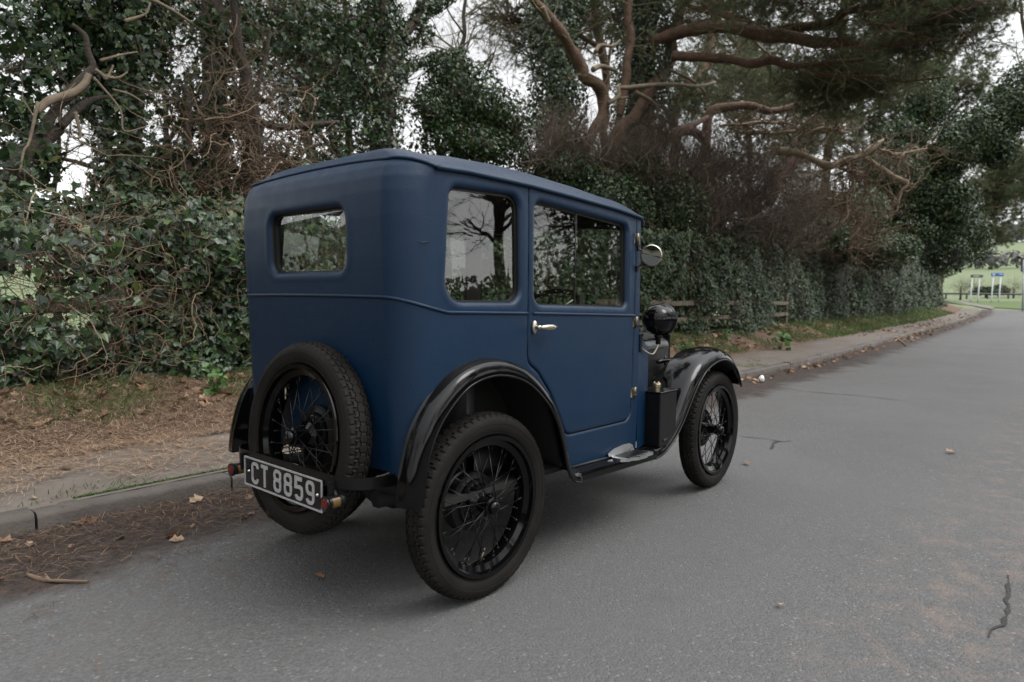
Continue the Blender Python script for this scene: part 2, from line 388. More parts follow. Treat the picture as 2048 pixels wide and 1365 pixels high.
# ================================================================== vegetation kit
IVY = (np.array([[0, 0, 0], [-.36, -.10, -.05], [-.52, .28, -.11], [-.26, .46, -.04], [0, 1, -.10], [.26, .46, -.04], [.52, .28, -.11], [.36, -.10, -.05]]) - [0, .35, 0],
       [np.array([[0, 4, 3, 2, 1], [0, 7, 6, 5, 4]])])
DIA = (np.array([[0, -.5, 0], [-.36, 0, -.08], [0, .55, 0], [.36, 0, -.08]]), [np.array([[0, 2, 1], [0, 3, 2]])])
OAK = (np.array([[0, -.5, 0], [-.25, -.2, .06], [-.5, 0, .16], [-.2, .12, .05], [-.34, .42, .12], [0, .6, -.02], [.34, .42, .10], [.2, .12, .04], [.5, 0, .18], [.25, -.2, .05]]),
       [np.array([[0, 5, 4, 3], [0, 3, 2, 1], [0, 7, 6, 5], [0, 9, 8, 7]])])
def leaves(P, N, size, tpl=DIA, var=None, droop=.7, spread=.55, rng=RNG):
    n = len(P); N = nrm(np.asarray(N, float) + rng.normal(0, spread, (n, 3)))
    tip = np.array([0, 0, -1.0]) * droop + rng.normal(0, .55, (n, 3)); tip = nrm(tip - (tip * N).sum(1, keepdims=True) * N)
    S = np.cross(tip, N); tv, tf = tpl; s = (size * np.clip(rng.lognormal(-.12, .36, n), .35, 1.7))[:, None, None] if np.isscalar(size) else (np.asarray(size) * np.clip(rng.lognormal(-.08, .33, n), .4, 1.7))[:, None, None]
    V = P[:, None, :] + s * (tv[None, :, 0:1] * S[:, None] + tv[None, :, 1:2] * tip[:, None] + tv[None, :, 2:3] * N[:, None])
    m = len(tv); F = [(np.arange(n)[:, None, None] * m + f[None]).reshape(-1, f.shape[1]) for f in tf]
    if var is None: var = rng.random(n)
    return V.reshape(-1, 3), F, np.repeat(var, m)
def walk(P0, D0, L, K=6, wig=.25, grav=0.0, rng=RNG):
    n = len(P0); P = np.zeros((n, K, 3)); P[:, 0] = P0; D = nrm(np.asarray(D0, float)); st = (np.broadcast_to(L, (n,)) / (K - 1))[:, None]
    for k in range(1, K):
        D = nrm(D + rng.normal(0, wig, (n, 3)) + np.array([0, 0, grav])); P[:, k] = P[:, k - 1] + D * st
    return P
def taper(r, K, end=.3):
    return np.asarray(r)[:, None] * np.linspace(1, end, K)[None]
def kids(P, R, per, ang=.8, rng=RNG, t0=.25):
    """children start points along parents"""
    N, K, _ = P.shape; n = N * per
    i = np.repeat(np.arange(N), per); t = rng.uniform(t0, 1, n) * (K - 1.001); k = t.astype(int); f = (t - k)[:, None]
    p0 = P[i, k] * (1 - f) + P[i, k + 1] * f; d = nrm(P[i, k + 1] - P[i, k])
    side = nrm(np.cross(d, rng.normal(0, 1, (n, 3)))); a = ang * rng.uniform(.6, 1.3, n)[:, None]
    return p0, nrm(d * np.cos(a) + side * np.sin(a)), R[i, k], i
def grow(P, R, levels, rng=RNG, wig=.22, grav=.0, K=5, ang=.8, t0=.25, rmin=.0012):
    """levels: (children per branch, length factor absolute, radius ratio)"""
    out = [(P, R)]
    for per, L, rr in levels:
        p0, d, r0, _ = kids(out[-1][0], out[-1][1], per, ang, rng, t0)
        ln = L * rng.uniform(.5, 1.25, len(p0)); Q = walk(p0, d, ln, K, wig, grav, rng)
        out.append((Q, taper(np.maximum(r0 * rr, rmin), K, .35)))
    return out
def wood(levels, sides=(8, 5, 4, 3, 3, 3)):
    b = MB()
    for k, (P, R) in enumerate(levels):
        V, F = tubes(P, R, sides[min(k, 5)]); n = len(P); b.add(V, F, np.repeat(RNG.random(n), P.shape[1] * sides[min(k, 5)]))
    return b
def needles(P, D, n=16, L=.075, wd=.0032, spread=.9, rng=RNG):
    """tufts of pine needles: thin triangles"""
    m = len(P); d = nrm(np.repeat(D, n, 0) + rng.normal(0, spread, (m * n, 3)) ); p = np.repeat(P, n, 0) + d * .006
    s = nrm(np.cross(d, rng.normal(0, 1, (m * n, 3)))); l_ = (L * rng.uniform(.6, 1.2, m * n))[:, None]
    V = np.stack([p - s * wd / 2, p + s * wd / 2, p + d * l_], 1).reshape(-1, 3)
    return V, [np.arange(m * n * 3).reshape(-1, 3)], np.repeat(np.clip(np.repeat(rng.random(m), n) + rng.normal(0, .12, m * n), 0, 1), 3)
def ell_points(ells, n, rng=RNG, shell=.45):
    """points with outward normals in a union of ellipsoids [(centre, radii)]; denser towards the skin"""
    vol = np.array([np.prod(r) ** (2 / 3) for _, r in ells]); idx = rng.choice(len(ells), n, p=vol / vol.sum())
    C = np.array([c for c, _ in ells])[idx]; Rr = np.array([r for _, r in ells])[idx]
    d = nrm(rng.normal(0, 1, (n, 3))); rad_ = (1 - shell * rng.random(n) ** 1.5)[:, None]
    return C + d * Rr * rad_, nrm(d / Rr)
def clumpy(P, scale, thr, seed, soft=.12):
    """keep points where a lumpy noise is high: gaps and clumps"""
    v = fbm(P, scale, seed, 2); return RNG.random(len(P)) < np.clip((v - thr) / soft, 0, 1)
MV = {}
ivy_ramp = [(0, (.009, .018, .009)), (1, (.085, .092, .028)), (.45, (.020, .045, .015)), (.80, (.036, .070, .023)), (.94, (.060, .095, .024))]
MV['ivy'] = mat('ivy_leaf', (.02, .05, .02), .36, spec=.5, vcol=[(p, c) for p, c in ivy_ramp], transl=.12)
MV['ivyfar'] = mat('ivy_leaf_small', (.02, .05, .02), .42, spec=.32, vcol=[(0, (.014, .023, .010)), (1, (.085, .088, .034)), (.5, (.023, .048, .016)), (.85, (.042, .076, .024))], transl=.12)
MV['olive'] = mat('olive_leaf', (.06, .075, .03), .6, spec=.3, vcol=[(0, (.035, .045, .020)), (1, (.14, .13, .06)), (.5, (.062, .078, .034)), (.85, (.10, .11, .048))], transl=.25)
MV['pine'] = mat('pine_needle', (.03, .06, .025), .55, vcol=[(0, (.032, .052, .020)), (1, (.150, .165, .070)), (.5, (.066, .096, .040)), (.8, (.105, .132, .055))], transl=.42)
MV['pinebark'] = mat('pine_bark', (.070, .042, .028), .9, noise_col=(.130, .075, .048), nscale=9, namt=.45, bump=.9, bscale=28, bdist=.03)
MV['ivybark'] = mat('dark_bark', (.030, .023, .017), .95, noise_col=(.055, .043, .032), nscale=10, bump=.8, bscale=30, bdist=.03)
MV['dead'] = mat('dead_wood', (.20, .155, .105), .85, noise_col=(.11, .085, .06), nscale=10, namt=.5, bump=.5, bscale=60, bdist=.01)
MV['pale'] = mat('bleached_wood', (.36, .285, .20), .85, noise_col=(.20, .15, .105), nscale=7, namt=.5, bump=.6, bscale=40, bdist=.01)
MV['twig'] = mat('brown_twig', (.07, .045, .03), .85, vcol=[(0, (.035, .022, .016)), (1, (.17, .115, .075)), (.55, (.075, .046, .032)), (.85, (.125, .080, .054))])
MV['bare'] = mat('bare_twig', (.06, .04, .035), .85, vcol=[(0, (.034, .025, .017)), (1, (.165, .122, .082)), (.6, (.078, .056, .037))])
MV['tan'] = mat('pale_vine', (.16, .11, .07), .85, vcol=[(0, (.075, .047, .030)), (1, (.25, .185, .12)), (.6, (.135, .090, .057))])
MV['lichen'] = mat('lichened_twig', (.11, .10, .05), .85, vcol=[(0, (.06, .05, .03)), (1, (.19, .17, .075)), (.5, (.11, .095, .05))])
MV['needle_litter'] = mat('fallen_needles', (.16, .09, .05), .85, vcol=[(0, (.068, .044, .029)), (1, (.45, .335, .22)), (.5, (.205, .130, .082)), (.8, (.32, .215, .138))])
MV['leaf_litter'] = mat('fallen_leaves', (.2, .12, .07), .8, vcol=[(0, (.085, .048, .028)), (1, (.36, .26, .17)), (.5, (.19, .105, .06)), (.8, (.27, .175, .11))], transl=.1)
MV['grass'] = mat('grass_blades', (.07, .13, .03), .6, vcol=[(0, (.035, .070, .014)), (1, (.18, .17, .07)), (.5, (.060, .115, .024)), (.8, (.095, .155, .036))], transl=.3)
MV['weed'] = mat('weed_leaf', (.06, .13, .03), .5, vcol=[(0, (.040, .090, .022)), (1, (.10, .19, .05))], transl=.25)
MV['core'] = mat('hedge_shade', (.014, .013, .009), .95)  # near-black colour standing in for the shade inside hedges and thickets
MV['timber'] = mat('fence_timber', (.135, .110, .078), .85, noise_col=(.075, .062, .040), nscale=6, namt=.5, bump=.5, bscale=50, bdist=.008)
def part(bm, name, m_, root, smooth=True, auto=None):
    return bm.build(name, m_, root, smooth, auto)
def atd(u, v, dep):
    return CAM + (_f + (u - IW / 2) / FPX * _r - (v - IH / 2) / FPX * _u) * dep
def lay(u, Y):
    """distance of a plant from the camera: rows behind the fence line (Y > 0), or given outright (Y < 0)"""
    if Y < 0: return -Y
    return float(np.interp(u, [-100, 0, 300, 700, 1024, 1290, 1450, 1600, 1750, 1850, 1950, 2100], [4.5, 4.7, 5.46, 6.9, 8.9, 11.5, 14, 17.5, 21, 24, 28, 32])) + (Y - 3.65) * 1.2
def limb(px, Y, rpx, n=40, wob=.0, seed=0):
    """centre line through pixels of the photograph in row Y (or one per point); radii given in pixels become metres"""
    Ys = np.broadcast_to(np.asarray(Y, float), (len(px),))
    dep = np.array([lay(u, y) for (u, v), y in zip(px, Ys)]); P = np.array([atd(u, v, d) for (u, v), d in zip(px, dep)])
    R = np.broadcast_to(np.asarray(rpx, float), (len(px),)) * dep / FPX
    L = np.r_[0, np.cumsum(np.linalg.norm(np.diff(P, axis=0), axis=1))]
    Q = spline(P, n); r = np.interp(np.linspace(0, L[-1], n), L, R)
    if wob: Q = Q + (np.stack([noise(Q, 2.2, seed), noise(Q, 2.2, seed + 1), noise(Q, 2.2, seed + 2)], -1) - .5) * wob
    r = r * (.74 + .42 * fbm(Q, 6, seed + 9, 2))
    return Q, r
def sheath(Q, R, n, thick, rng=RNG, seed=1, gap=.33, scale=1.6):
    """ivy leaf points round a stem"""
    K = len(Q); t = rng.random(n * 2) * (K - 1.001); k = t.astype(int); f = (t - k)[:, None]
    c = Q[k] * (1 - f) + Q[k + 1] * f; r = R[k]; d = nrm(Q[k + 1] - Q[k]); s = nrm(np.cross(d, rng.normal(0, 1, (len(t), 3))))
    lump = .45 + 1.1 * fbm(c + s * .4, scale, seed + 20, 2)
    P = c + s * (r + thick * lump * rng.random(len(t)) ** .6)[:, None]
    k_ = clumpy(P, scale, gap, seed); P, s = P[k_][:n], s[k_][:n]
    return P, nrm(s + [0, 0, .25])
# ================================================================== fence, hedges, trees
def fy(x): return yk(x) + 2.22
def behind(p, d=.5):
    p = np.array(p, float)
    if p[0] > 54: return p
    p[1] = max(p[1], float(fy(p[0])) + d); return p
FENCE = thing('post_and_rail_fence', 'weathered timber post and rail fence half buried in ivy behind the verge', 'fence', (-3.4, float(fy(-3.4)), .3))
xp = np.arange(-3.4, 17, 1.82)
for k, x in enumerate(xp):
    y = float(fy(x)); z0 = float(zr(x)) + .28; b = MB(); b.box((x, y + .05, z0 + .44), (.10, .09, .98), bev=.008); b.build('post', MV['timber'], FENCE, False)
    if k + 1 < len(xp):
        x1 = xp[k + 1]; y1 = float(fy(x1)); a = math.atan2(y1 - y, x1 - x); Rz = np.array(Matrix.Rotation(a, 3, 'Z'))
        for zc in (.38, .675, .985):
            zc += RNG.normal(0, .012); tl = np.array(Matrix.Rotation(RNG.normal(0, .006), 3, 'Y'))
            b = MB(); b.box(((x + x1) / 2, (y + y1) / 2 - .02, zc + float(zr(x))), (1.80, .032, .088), R=Rz @ tl, bev=.004); b.build('rail', MV['timber'], FENCE, False)

def hedge(name, label, x0, x1, top, n, size, depth, tpl, m_, group=None, hole=None, thr=.30, ntw=300, tw_m='tan', core=0, corex=None, twr=.005, twl=.7, face=0.0, soft=.16, patch=0, leaffn=None, topk=.25, rag=.75):
    """leaves and stems on a fence-side bank of ivy; top is a function of x"""
    root = thing(name, label, 'hedge', (x0, float(fy(x0)), .3), group)
    m = int(n * 1.9); x = RNG.uniform(x0, x1, m)
    if x1 > 20:      # more of the leaves where the hedge is near
        x = x0 + (x1 - x0) * RNG.random(m) ** 1.25
    t = RNG.random(m) ** .9; tp = top(x); zb = zr(x) + .30; z = zb + (tp - zb) * t + RNG.normal(0, .05, m)
    lump = (fbm(np.stack([x, z, 0 * x], -1), 1.1, 31, 3) - .5) + .9 * (fbm(np.stack([x, z, 0 * x], -1), .38, 33, 2) - .5); tp = tp + (fbm(np.stack([x, 0 * x, 0 * x], -1), .9, 77, 3) - .5) * rag
    d = RNG.random(m) ** 1.6 * depth
    y = fy(x) - .06 - face - lump * .75 + d + .10 * t ** 3
    P = np.stack([x, y, z], -1); N = np.stack([0 * x - .1, -np.ones(m), .45 + 0 * x], -1)
    # top skin
    k = RNG.random(m) < topk
    P[k, 1] = fy(x[k]) + RNG.random(k.sum()) * depth * 1.6; P[k, 2] = tp[k] + lump[k] * .5 - .05 + RNG.normal(0, .07, k.sum()); N[k] = [0, -.3, 1]
    keep = clumpy(P, 1.5, thr, 17, soft)
    if patch: keep &= RNG.random(m) > patch * smooth(.50, .62, fbm(P, .85, 91, 2)) * smooth(.55, 1.0, P[:, 2] - zr(P[:, 0]))     # bare patches of dead vine
    if hole is not None:
        for (hx, hz, rx, rz) in hole:
            keep &= ~((((x - hx) / rx) ** 2 + ((P[:, 2] - hz) / rz) ** 2) < RNG.uniform(.6, 1.25, m))
    P, N = P[keep][:n], N[keep][:n]
    sz = size if np.isscalar(size) else size(P[:, 0])
    b = MB(); b.add(*leaves(P, N, sz, tpl, droop=.8, spread=.5)); part(b, 'foliage', MV[m_], root, False)
    # stems and tangle
    xs_ = RNG.uniform(x0, x1, ntw); zs_ = .35 + zr(xs_) + (top(xs_) - .35) * RNG.random(ntw); ys_ = fy(xs_) + RNG.normal(-.02, .12, ntw)
    kk = (fbm(np.stack([xs_, ys_, zs_], -1), .9, 61, 2) > .36) if not patch else ((fbm(np.stack([xs_, ys_, zs_], -1), .85, 91, 2) > .49) | (RNG.random(ntw) < .22)); xs_, ys_, zs_ = xs_[kk], ys_[kk], zs_[kk]; c_ = len(xs_)
    if hole is not None:
        ok = np.ones(c_, bool)
        for (hx, hz, rx, rz) in hole: ok &= ~((((xs_ - hx) / (rx * 1.3)) ** 2 + ((zs_ - hz) / (rz * 1.3)) ** 2) < 1) | (RNG.random(c_) < .3)
        xs_, ys_, zs_ = xs_[ok], ys_[ok], zs_[ok]; c_ = len(xs_)
    D = RNG.normal(0, 1, (c_, 3)) * [1, .35, .75] + [0, -.05, .25]
    P = walk(np.stack([xs_, ys_, zs_], -1), D, RNG.uniform(.3, 1.2, c_) * twl, 9, .45)
    R = taper(RNG.uniform(.25, 1.0, c_) ** 2 * twr + .0012, 9, .4); b = MB(); V, F = tubes(P, R, 5); b.add(V, F, np.repeat(RNG.random(c_), 45)); part(b, 'stems', MV[tw_m], root)
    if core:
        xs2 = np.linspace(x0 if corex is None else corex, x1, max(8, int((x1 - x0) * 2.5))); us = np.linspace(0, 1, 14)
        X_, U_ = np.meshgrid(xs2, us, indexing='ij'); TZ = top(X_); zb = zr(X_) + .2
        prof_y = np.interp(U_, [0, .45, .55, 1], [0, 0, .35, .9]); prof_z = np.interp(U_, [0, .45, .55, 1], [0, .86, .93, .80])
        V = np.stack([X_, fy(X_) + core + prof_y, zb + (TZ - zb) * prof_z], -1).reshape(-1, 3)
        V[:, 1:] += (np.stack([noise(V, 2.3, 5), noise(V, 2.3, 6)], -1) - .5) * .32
        b = MB(); b.add(V, gridF(len(xs2), 14)); part(b, 'shade_core', MV['core'], root)  # dark backing sheet, so gaps between the leaves look shaded
    return root
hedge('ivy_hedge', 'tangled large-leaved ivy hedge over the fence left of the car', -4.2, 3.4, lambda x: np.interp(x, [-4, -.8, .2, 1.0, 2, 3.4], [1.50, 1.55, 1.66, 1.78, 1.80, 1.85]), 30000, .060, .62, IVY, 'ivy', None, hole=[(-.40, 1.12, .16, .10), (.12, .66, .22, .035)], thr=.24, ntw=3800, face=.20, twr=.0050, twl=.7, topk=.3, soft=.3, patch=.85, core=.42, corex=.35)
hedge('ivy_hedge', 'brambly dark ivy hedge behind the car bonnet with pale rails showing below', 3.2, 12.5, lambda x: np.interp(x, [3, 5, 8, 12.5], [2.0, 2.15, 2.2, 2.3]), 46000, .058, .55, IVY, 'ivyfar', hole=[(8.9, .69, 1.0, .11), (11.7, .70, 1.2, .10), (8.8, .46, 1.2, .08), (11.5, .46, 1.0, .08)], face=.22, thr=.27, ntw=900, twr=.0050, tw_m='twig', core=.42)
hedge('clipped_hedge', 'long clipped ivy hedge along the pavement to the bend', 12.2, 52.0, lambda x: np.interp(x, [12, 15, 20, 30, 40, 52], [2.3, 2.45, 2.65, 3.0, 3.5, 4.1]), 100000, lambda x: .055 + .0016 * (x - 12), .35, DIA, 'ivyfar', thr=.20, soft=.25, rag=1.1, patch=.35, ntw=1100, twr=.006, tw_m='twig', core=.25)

def ground_foot(Q, zf=.2): return np.vstack([[Q[0, 0], Q[0, 1], zf], Q])
def ivy_tree(label, px, Y, rpx, thick, n, size=.055, tpl=DIA, m_='ivy', seed=1, limbs=(), foot=None, gap=.30, bark='ivybark', scale=1.6, group='ivy-clad trees along the fence', twigs=60, cat='tree', name='ivy_clad_tree', limb_ivy=.5):
    Q, r = limb(px, Y, rpx, 40, .10, seed); z0 = .25
    b0 = Q[0].copy(); root_p = behind([b0[0], b0[1], z0], .25)
    root = thing(name, label, cat, tuple(root_p), group)
    base = spline([root_p, root_p * .5 + Q[0] * .5, Q[0]], 12)[:-1]
    Qf = np.vstack([base, Q]); rf = np.concatenate([np.full(11, r[0]) * np.linspace(1.35, 1, 11), r])
    b = MB(); b.tube(Qf, rf, 12, a=.5); lp = []
    for (lpx, lY, lr) in limbs:
        q, rr_ = limb(lpx, lY, lr, 26, .06, seed + 3); b.tube(q, rr_, 8); lp.append((q, rr_))
    part(b, 'trunk', MV[bark], root)
    PP, NN = [], []
    P, N = sheath(Qf, rf, n, thick, seed=seed, gap=gap, scale=scale); PP.append(P); NN.append(N)
    if limb_ivy:
        for q, rr_ in lp:
            P, N = sheath(q, rr_, int(n * .12 * limb_ivy), thick * .45, seed=seed + 5, gap=gap + .04, scale=2.2); PP.append(P); NN.append(N)
    P, N = np.concatenate(PP), np.concatenate(NN); b = MB(); b.add(*leaves(P, N, size, tpl, droop=.9, spread=.5)); part(b, 'ivy', MV[m_], root, False)
    if twigs:
        k = RNG.integers(0, len(Qf), twigs); D = nrm(RNG.normal(0, 1, (twigs, 3)) * [1, .8, .5] + [0, -.2, .15])
        P = walk(Qf[k], D, rf[k] + RNG.uniform(.3, 1.1, twigs), 8, .3); lv = grow(P, taper(np.full(twigs, .006), 8), [(4, .35, .5)], K=5)
        part(wood(lv, (5, 3)), 'twigs', MV['tan'], root)
    return root
def crown(root, ells, n, size, m_='ivy', tpl=DIA, thr=.42, seed=3, scale=1.3, nm='foliage', twigs=0, tw_m='twig', shell=.75, twl=.5):
    P, N = ell_points(ells, int(n * 2.2), shell=shell); k = clumpy(P, scale, thr - .05, seed, .22); P, N = P[k][:n], N[k][:n]
    b = MB(); b.add(*leaves(P, N, size, tpl, droop=.6, spread=.7)); part(b, nm, MV[m_], root, False)
    if twigs:
        P, N = ell_points(ells, twigs, shell=1.0); Q = walk(P, N + RNG.normal(0, .8, N.shape), twl, 7, .3)
        part(wood(grow(Q, taper(np.full(twigs, .006), 7), [(3, .3, .55)], K=5), (5, 3)), 'twigs', MV[tw_m], root)
def E_(u, v, Y, ru, rv, ry=None):
    """ellipsoid centred on pixel (u, v) in row Y with pixel radii"""
    dep = lay(u, Y); c = atd(u, v, dep); s = dep / FPX; return (c, np.array([ru * s, (ry if ry else (ru + rv) / 2 * s), rv * s]))

# --- left side trunks, near to far
t1 = ivy_tree('leaning broken dark trunk with pale torn branches at the far left', [(-60, 520), (0, 410), (31, 354), (51, 308), (77, 277), (118, 256)], 4.35, [32, 30, 26, 24, 20, 12], .10, 500, .06, IVY, seed=11, gap=.42, twigs=40, limb_ivy=0,
    limbs=[([(77, 277), (103, 226), (138, 190), (177, 149), (190, 135), (179, 103), (172, 72), (144, 49)], 4.3, [13, 11, 10, 9, 8, 7, 6, 5]), ([(118, 256), (150, 225), (185, 205), (235, 193)], 4.3, [9, 8, 6, 3])])
q, r = limb([(72, 226), (97, 203), (144, 187), (169, 169), (178, 149)], 4.22, [7, 9, 9, 8, 6], 24); b = MB(); b.tube(q, r, 8); part(b, 'torn_branch', MV['dead'], t1)
for px_, rr_ in (([(190, 138), (205, 150), (212, 158), (222, 140), (226, 130)], 4), ([(205, 152), (235, 156), (255, 145)], 4), ([(77, 205), (60, 280), (48, 300), (40, 345)], 4), ([(150, 225), (160, 262), (158, 275), (140, 272)], 4), ([(200, 120), (240, 110), (275, 106)], 3.5), ([(187, 155), (240, 220), (248, 262), (290, 255)], 3), ([(225, 180), (260, 190), (300, 214)], 2.5), ([(300, 0), (340, 20), (385, 48)], 4.5), ([(250, 42), (290, 30), (300, 8)], 4)):
    q, r = limb(px_, 4.2, rr_, 20, .03, 4); b = MB(); b.tube(q, r * np.linspace(1, .5, 20), 6); part(b, 'torn_branch', MV['dead'], t1)
crown(t1, [E_(30, 90, 4.9, 120, 110), (E_(20, 220, 4.9, 70, 70)), E_(110, 20, 5.0, 90, 60), E_(150, 110, 5.1, 70, 50), E_(60, 330, 4.8, 60, 50)], 2600, .066, tpl=IVY, thr=.40, seed=5, twigs=30)
t2 = ivy_tree('thick upright trunk sheathed in dark ivy at the left', [(255, 470), (262, 350), (270, 230), (268, 120), (280, 0), (285, -90)], 5.0, [24, 23, 22, 21, 20, 20], .26, 6500, .062, IVY, seed=21, gap=.24)
crown(t2, [E_(240, 60, 5.1, 130, 80), E_(330, 40, 5.2, 90, 70), E_(200, 190, 5.1, 70, 70)], 1900, .062, tpl=IVY, thr=.42, seed=8, twigs=20)
t3 = ivy_tree('slender bare brown stem with snapped stubs between two ivied trunks', [(377, 440), (377, 308), (374, 205), (366, 170)], 4.7, [11, 9, 8, 6], .12, 350, .055, IVY, seed=31, gap=.45, limbs=[([(377, 260), (400, 215), (418, 144), (425, 72)], 4.7, [7, 6, 6, 4]), ([(374, 215), (350, 190), (335, 170)], 4.6, [5, 4, 3]), ([(377, 310), (415, 300), (440, 300)], 4.6, [5, 4, 2])], twigs=70, limb_ivy=.4, name='thicket_stem')
crown(t3, [E_(420, 60, 5.0, 110, 90), E_(370, 200, 5.1, 60, 80), E_(440, 230, 5.3, 60, 100), E_(350, 340, 5.0, 70, 60)], 3000, .062, tpl=IVY, thr=.40, seed=12, twigs=50)
t4 = ivy_tree('dark stem swathed in brown dead vine just left of the car roof', [(500, 470), (503, 349), (508, 231), (492, 154), (472, 103), (461, 41), (458, -40)], 4.6, [22, 20, 18, 13, 11, 10, 9], .14, 700, .055, IVY, seed=41, gap=.42, limbs=[([(508, 240), (560, 255), (640, 250), (680, 246)], 4.55, [9, 8, 6, 4]), ([(505, 200), (530, 120), (540, 60)], 4.6, [6, 5, 3])], twigs=90, limb_ivy=.2)
P0 = RNG.normal(0, 1, (420, 3)) * [.30, .14, .38] + atd(525, 300, lay(525, 4.5)); lv = walk(P0, RNG.normal(0, 1, (420, 3)) * [1.2, .5, .6], RNG.uniform(.3, .9, 420), 9, .42)
b = MB(); V, F = tubes(lv, taper(RNG.uniform(.002, .008, 420), 9, .5), 5); b.add(V, F, np.repeat(RNG.random(420), 45)); part(b, 'dead_vine', MV['tan'], t4)
crown(t4, [E_(600, 120, 5.6, 130, 130), E_(650, 240, 5.6, 110, 80), E_(560, 40, 5.7, 130, 80), E_(680, 60, 5.8, 90, 90), E_(580, 200, 5.2, 90, 70)], 4300, .058, tpl=IVY, thr=.41, seed=14, twigs=90)
t5 = ivy_tree('forked ivied trunk rising behind the car roof with one limb leaning right', [(765, 380), (765, 302), (768, 218), (770, 145), (778, 97), (765, 40), (755, -60)], 5.6, [26, 24, 23, 22, 18, 16, 16], .17, 5200, .055, DIA, seed=51, gap=.26, limbs=[([(772, 140), (787, 97), (819, 56), (843, 24), (848, -20)], 5.6, [13, 12, 10, 9, 8]), ([(838, 32), (867, 15), (905, -8)], 5.6, [8, 7, 5]), ([(780, 165), (794, 155), (819, 138), (855, 121), (891, 111), (930, 100)], 5.6, [5, 5, 4.5, 4, 3.5, 2])], limb_ivy=1.2)
crown(t5, [E_(750, 50, 5.7, 60, 90), E_(735, 170, 5.6, 55, 70), E_(740, 275, 5.5, 55, 50), E_(815, 290, 5.5, 60, 45), E_(840, 60, 5.6, 30, 40)], 2500, .055, thr=.38, seed=19, twigs=40)
def ivy_bush(label, ells, n, size, m_='ivyfar', stems=6, seed=4, thr=.30, tpl=DIA, group='ivy thickets behind the hedge', twigs=80, tw_m='twig', core=True, name='ivy_thicket', cat='bush', foot=None):
    c = np.mean([e[0] for e in ells], 0)
    if foot is not None: c[:2] = foot
    c = behind(c)
    root = thing(name, label, cat, (c[0], c[1], .25), group)
    b = MB()
    for k in range(stems):
        e = ells[k % len(ells)]; p0 = np.array([c[0] + RNG.normal(0, .2), c[1] + .35 + abs(RNG.normal(0, .15)), .25]); pm = p0 * [.75, .85, 0] + e[0] * [.25, .15, 0] + [0, 0, min(3.0, e[0][2] * .85)]; b.tube(spline([p0, pm, e[0]], 14), np.linspace(.07, .03, 14), 7)
    part(b, 'trunk', MV['ivybark'], root)
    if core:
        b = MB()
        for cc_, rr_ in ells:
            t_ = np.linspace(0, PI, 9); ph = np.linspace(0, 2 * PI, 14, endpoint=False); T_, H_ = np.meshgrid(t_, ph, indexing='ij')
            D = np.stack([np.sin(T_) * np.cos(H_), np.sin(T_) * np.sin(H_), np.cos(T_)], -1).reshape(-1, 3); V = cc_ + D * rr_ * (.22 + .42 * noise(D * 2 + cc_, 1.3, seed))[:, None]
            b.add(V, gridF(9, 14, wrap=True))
        part(b, 'shade_core', MV['core'], root)  # dark blobs painted as the thicket's inner shade
    crown(root, ells, n, size, m_, tpl, thr, seed, 1.4, 'foliage', twigs, tw_m)
    return root
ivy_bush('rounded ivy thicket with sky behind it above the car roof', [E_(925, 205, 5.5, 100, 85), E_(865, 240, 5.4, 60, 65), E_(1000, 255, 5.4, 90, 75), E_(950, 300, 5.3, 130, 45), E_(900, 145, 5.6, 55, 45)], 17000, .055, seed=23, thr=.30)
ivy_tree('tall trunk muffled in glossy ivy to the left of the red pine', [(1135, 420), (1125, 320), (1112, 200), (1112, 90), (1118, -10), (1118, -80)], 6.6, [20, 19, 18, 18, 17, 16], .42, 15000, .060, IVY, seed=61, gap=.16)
ivy_bush('low ivy mound behind the windscreen end of the car roof', [E_(1200, 420, 4.9, 130, 80), E_(1330, 430, 4.8, 90, 90), E_(1120, 350, 5.2, 110, 50), E_(1250, 340, 5.3, 90, 50)], 24000, .055, seed=27, thr=.24, tw_m='bare')

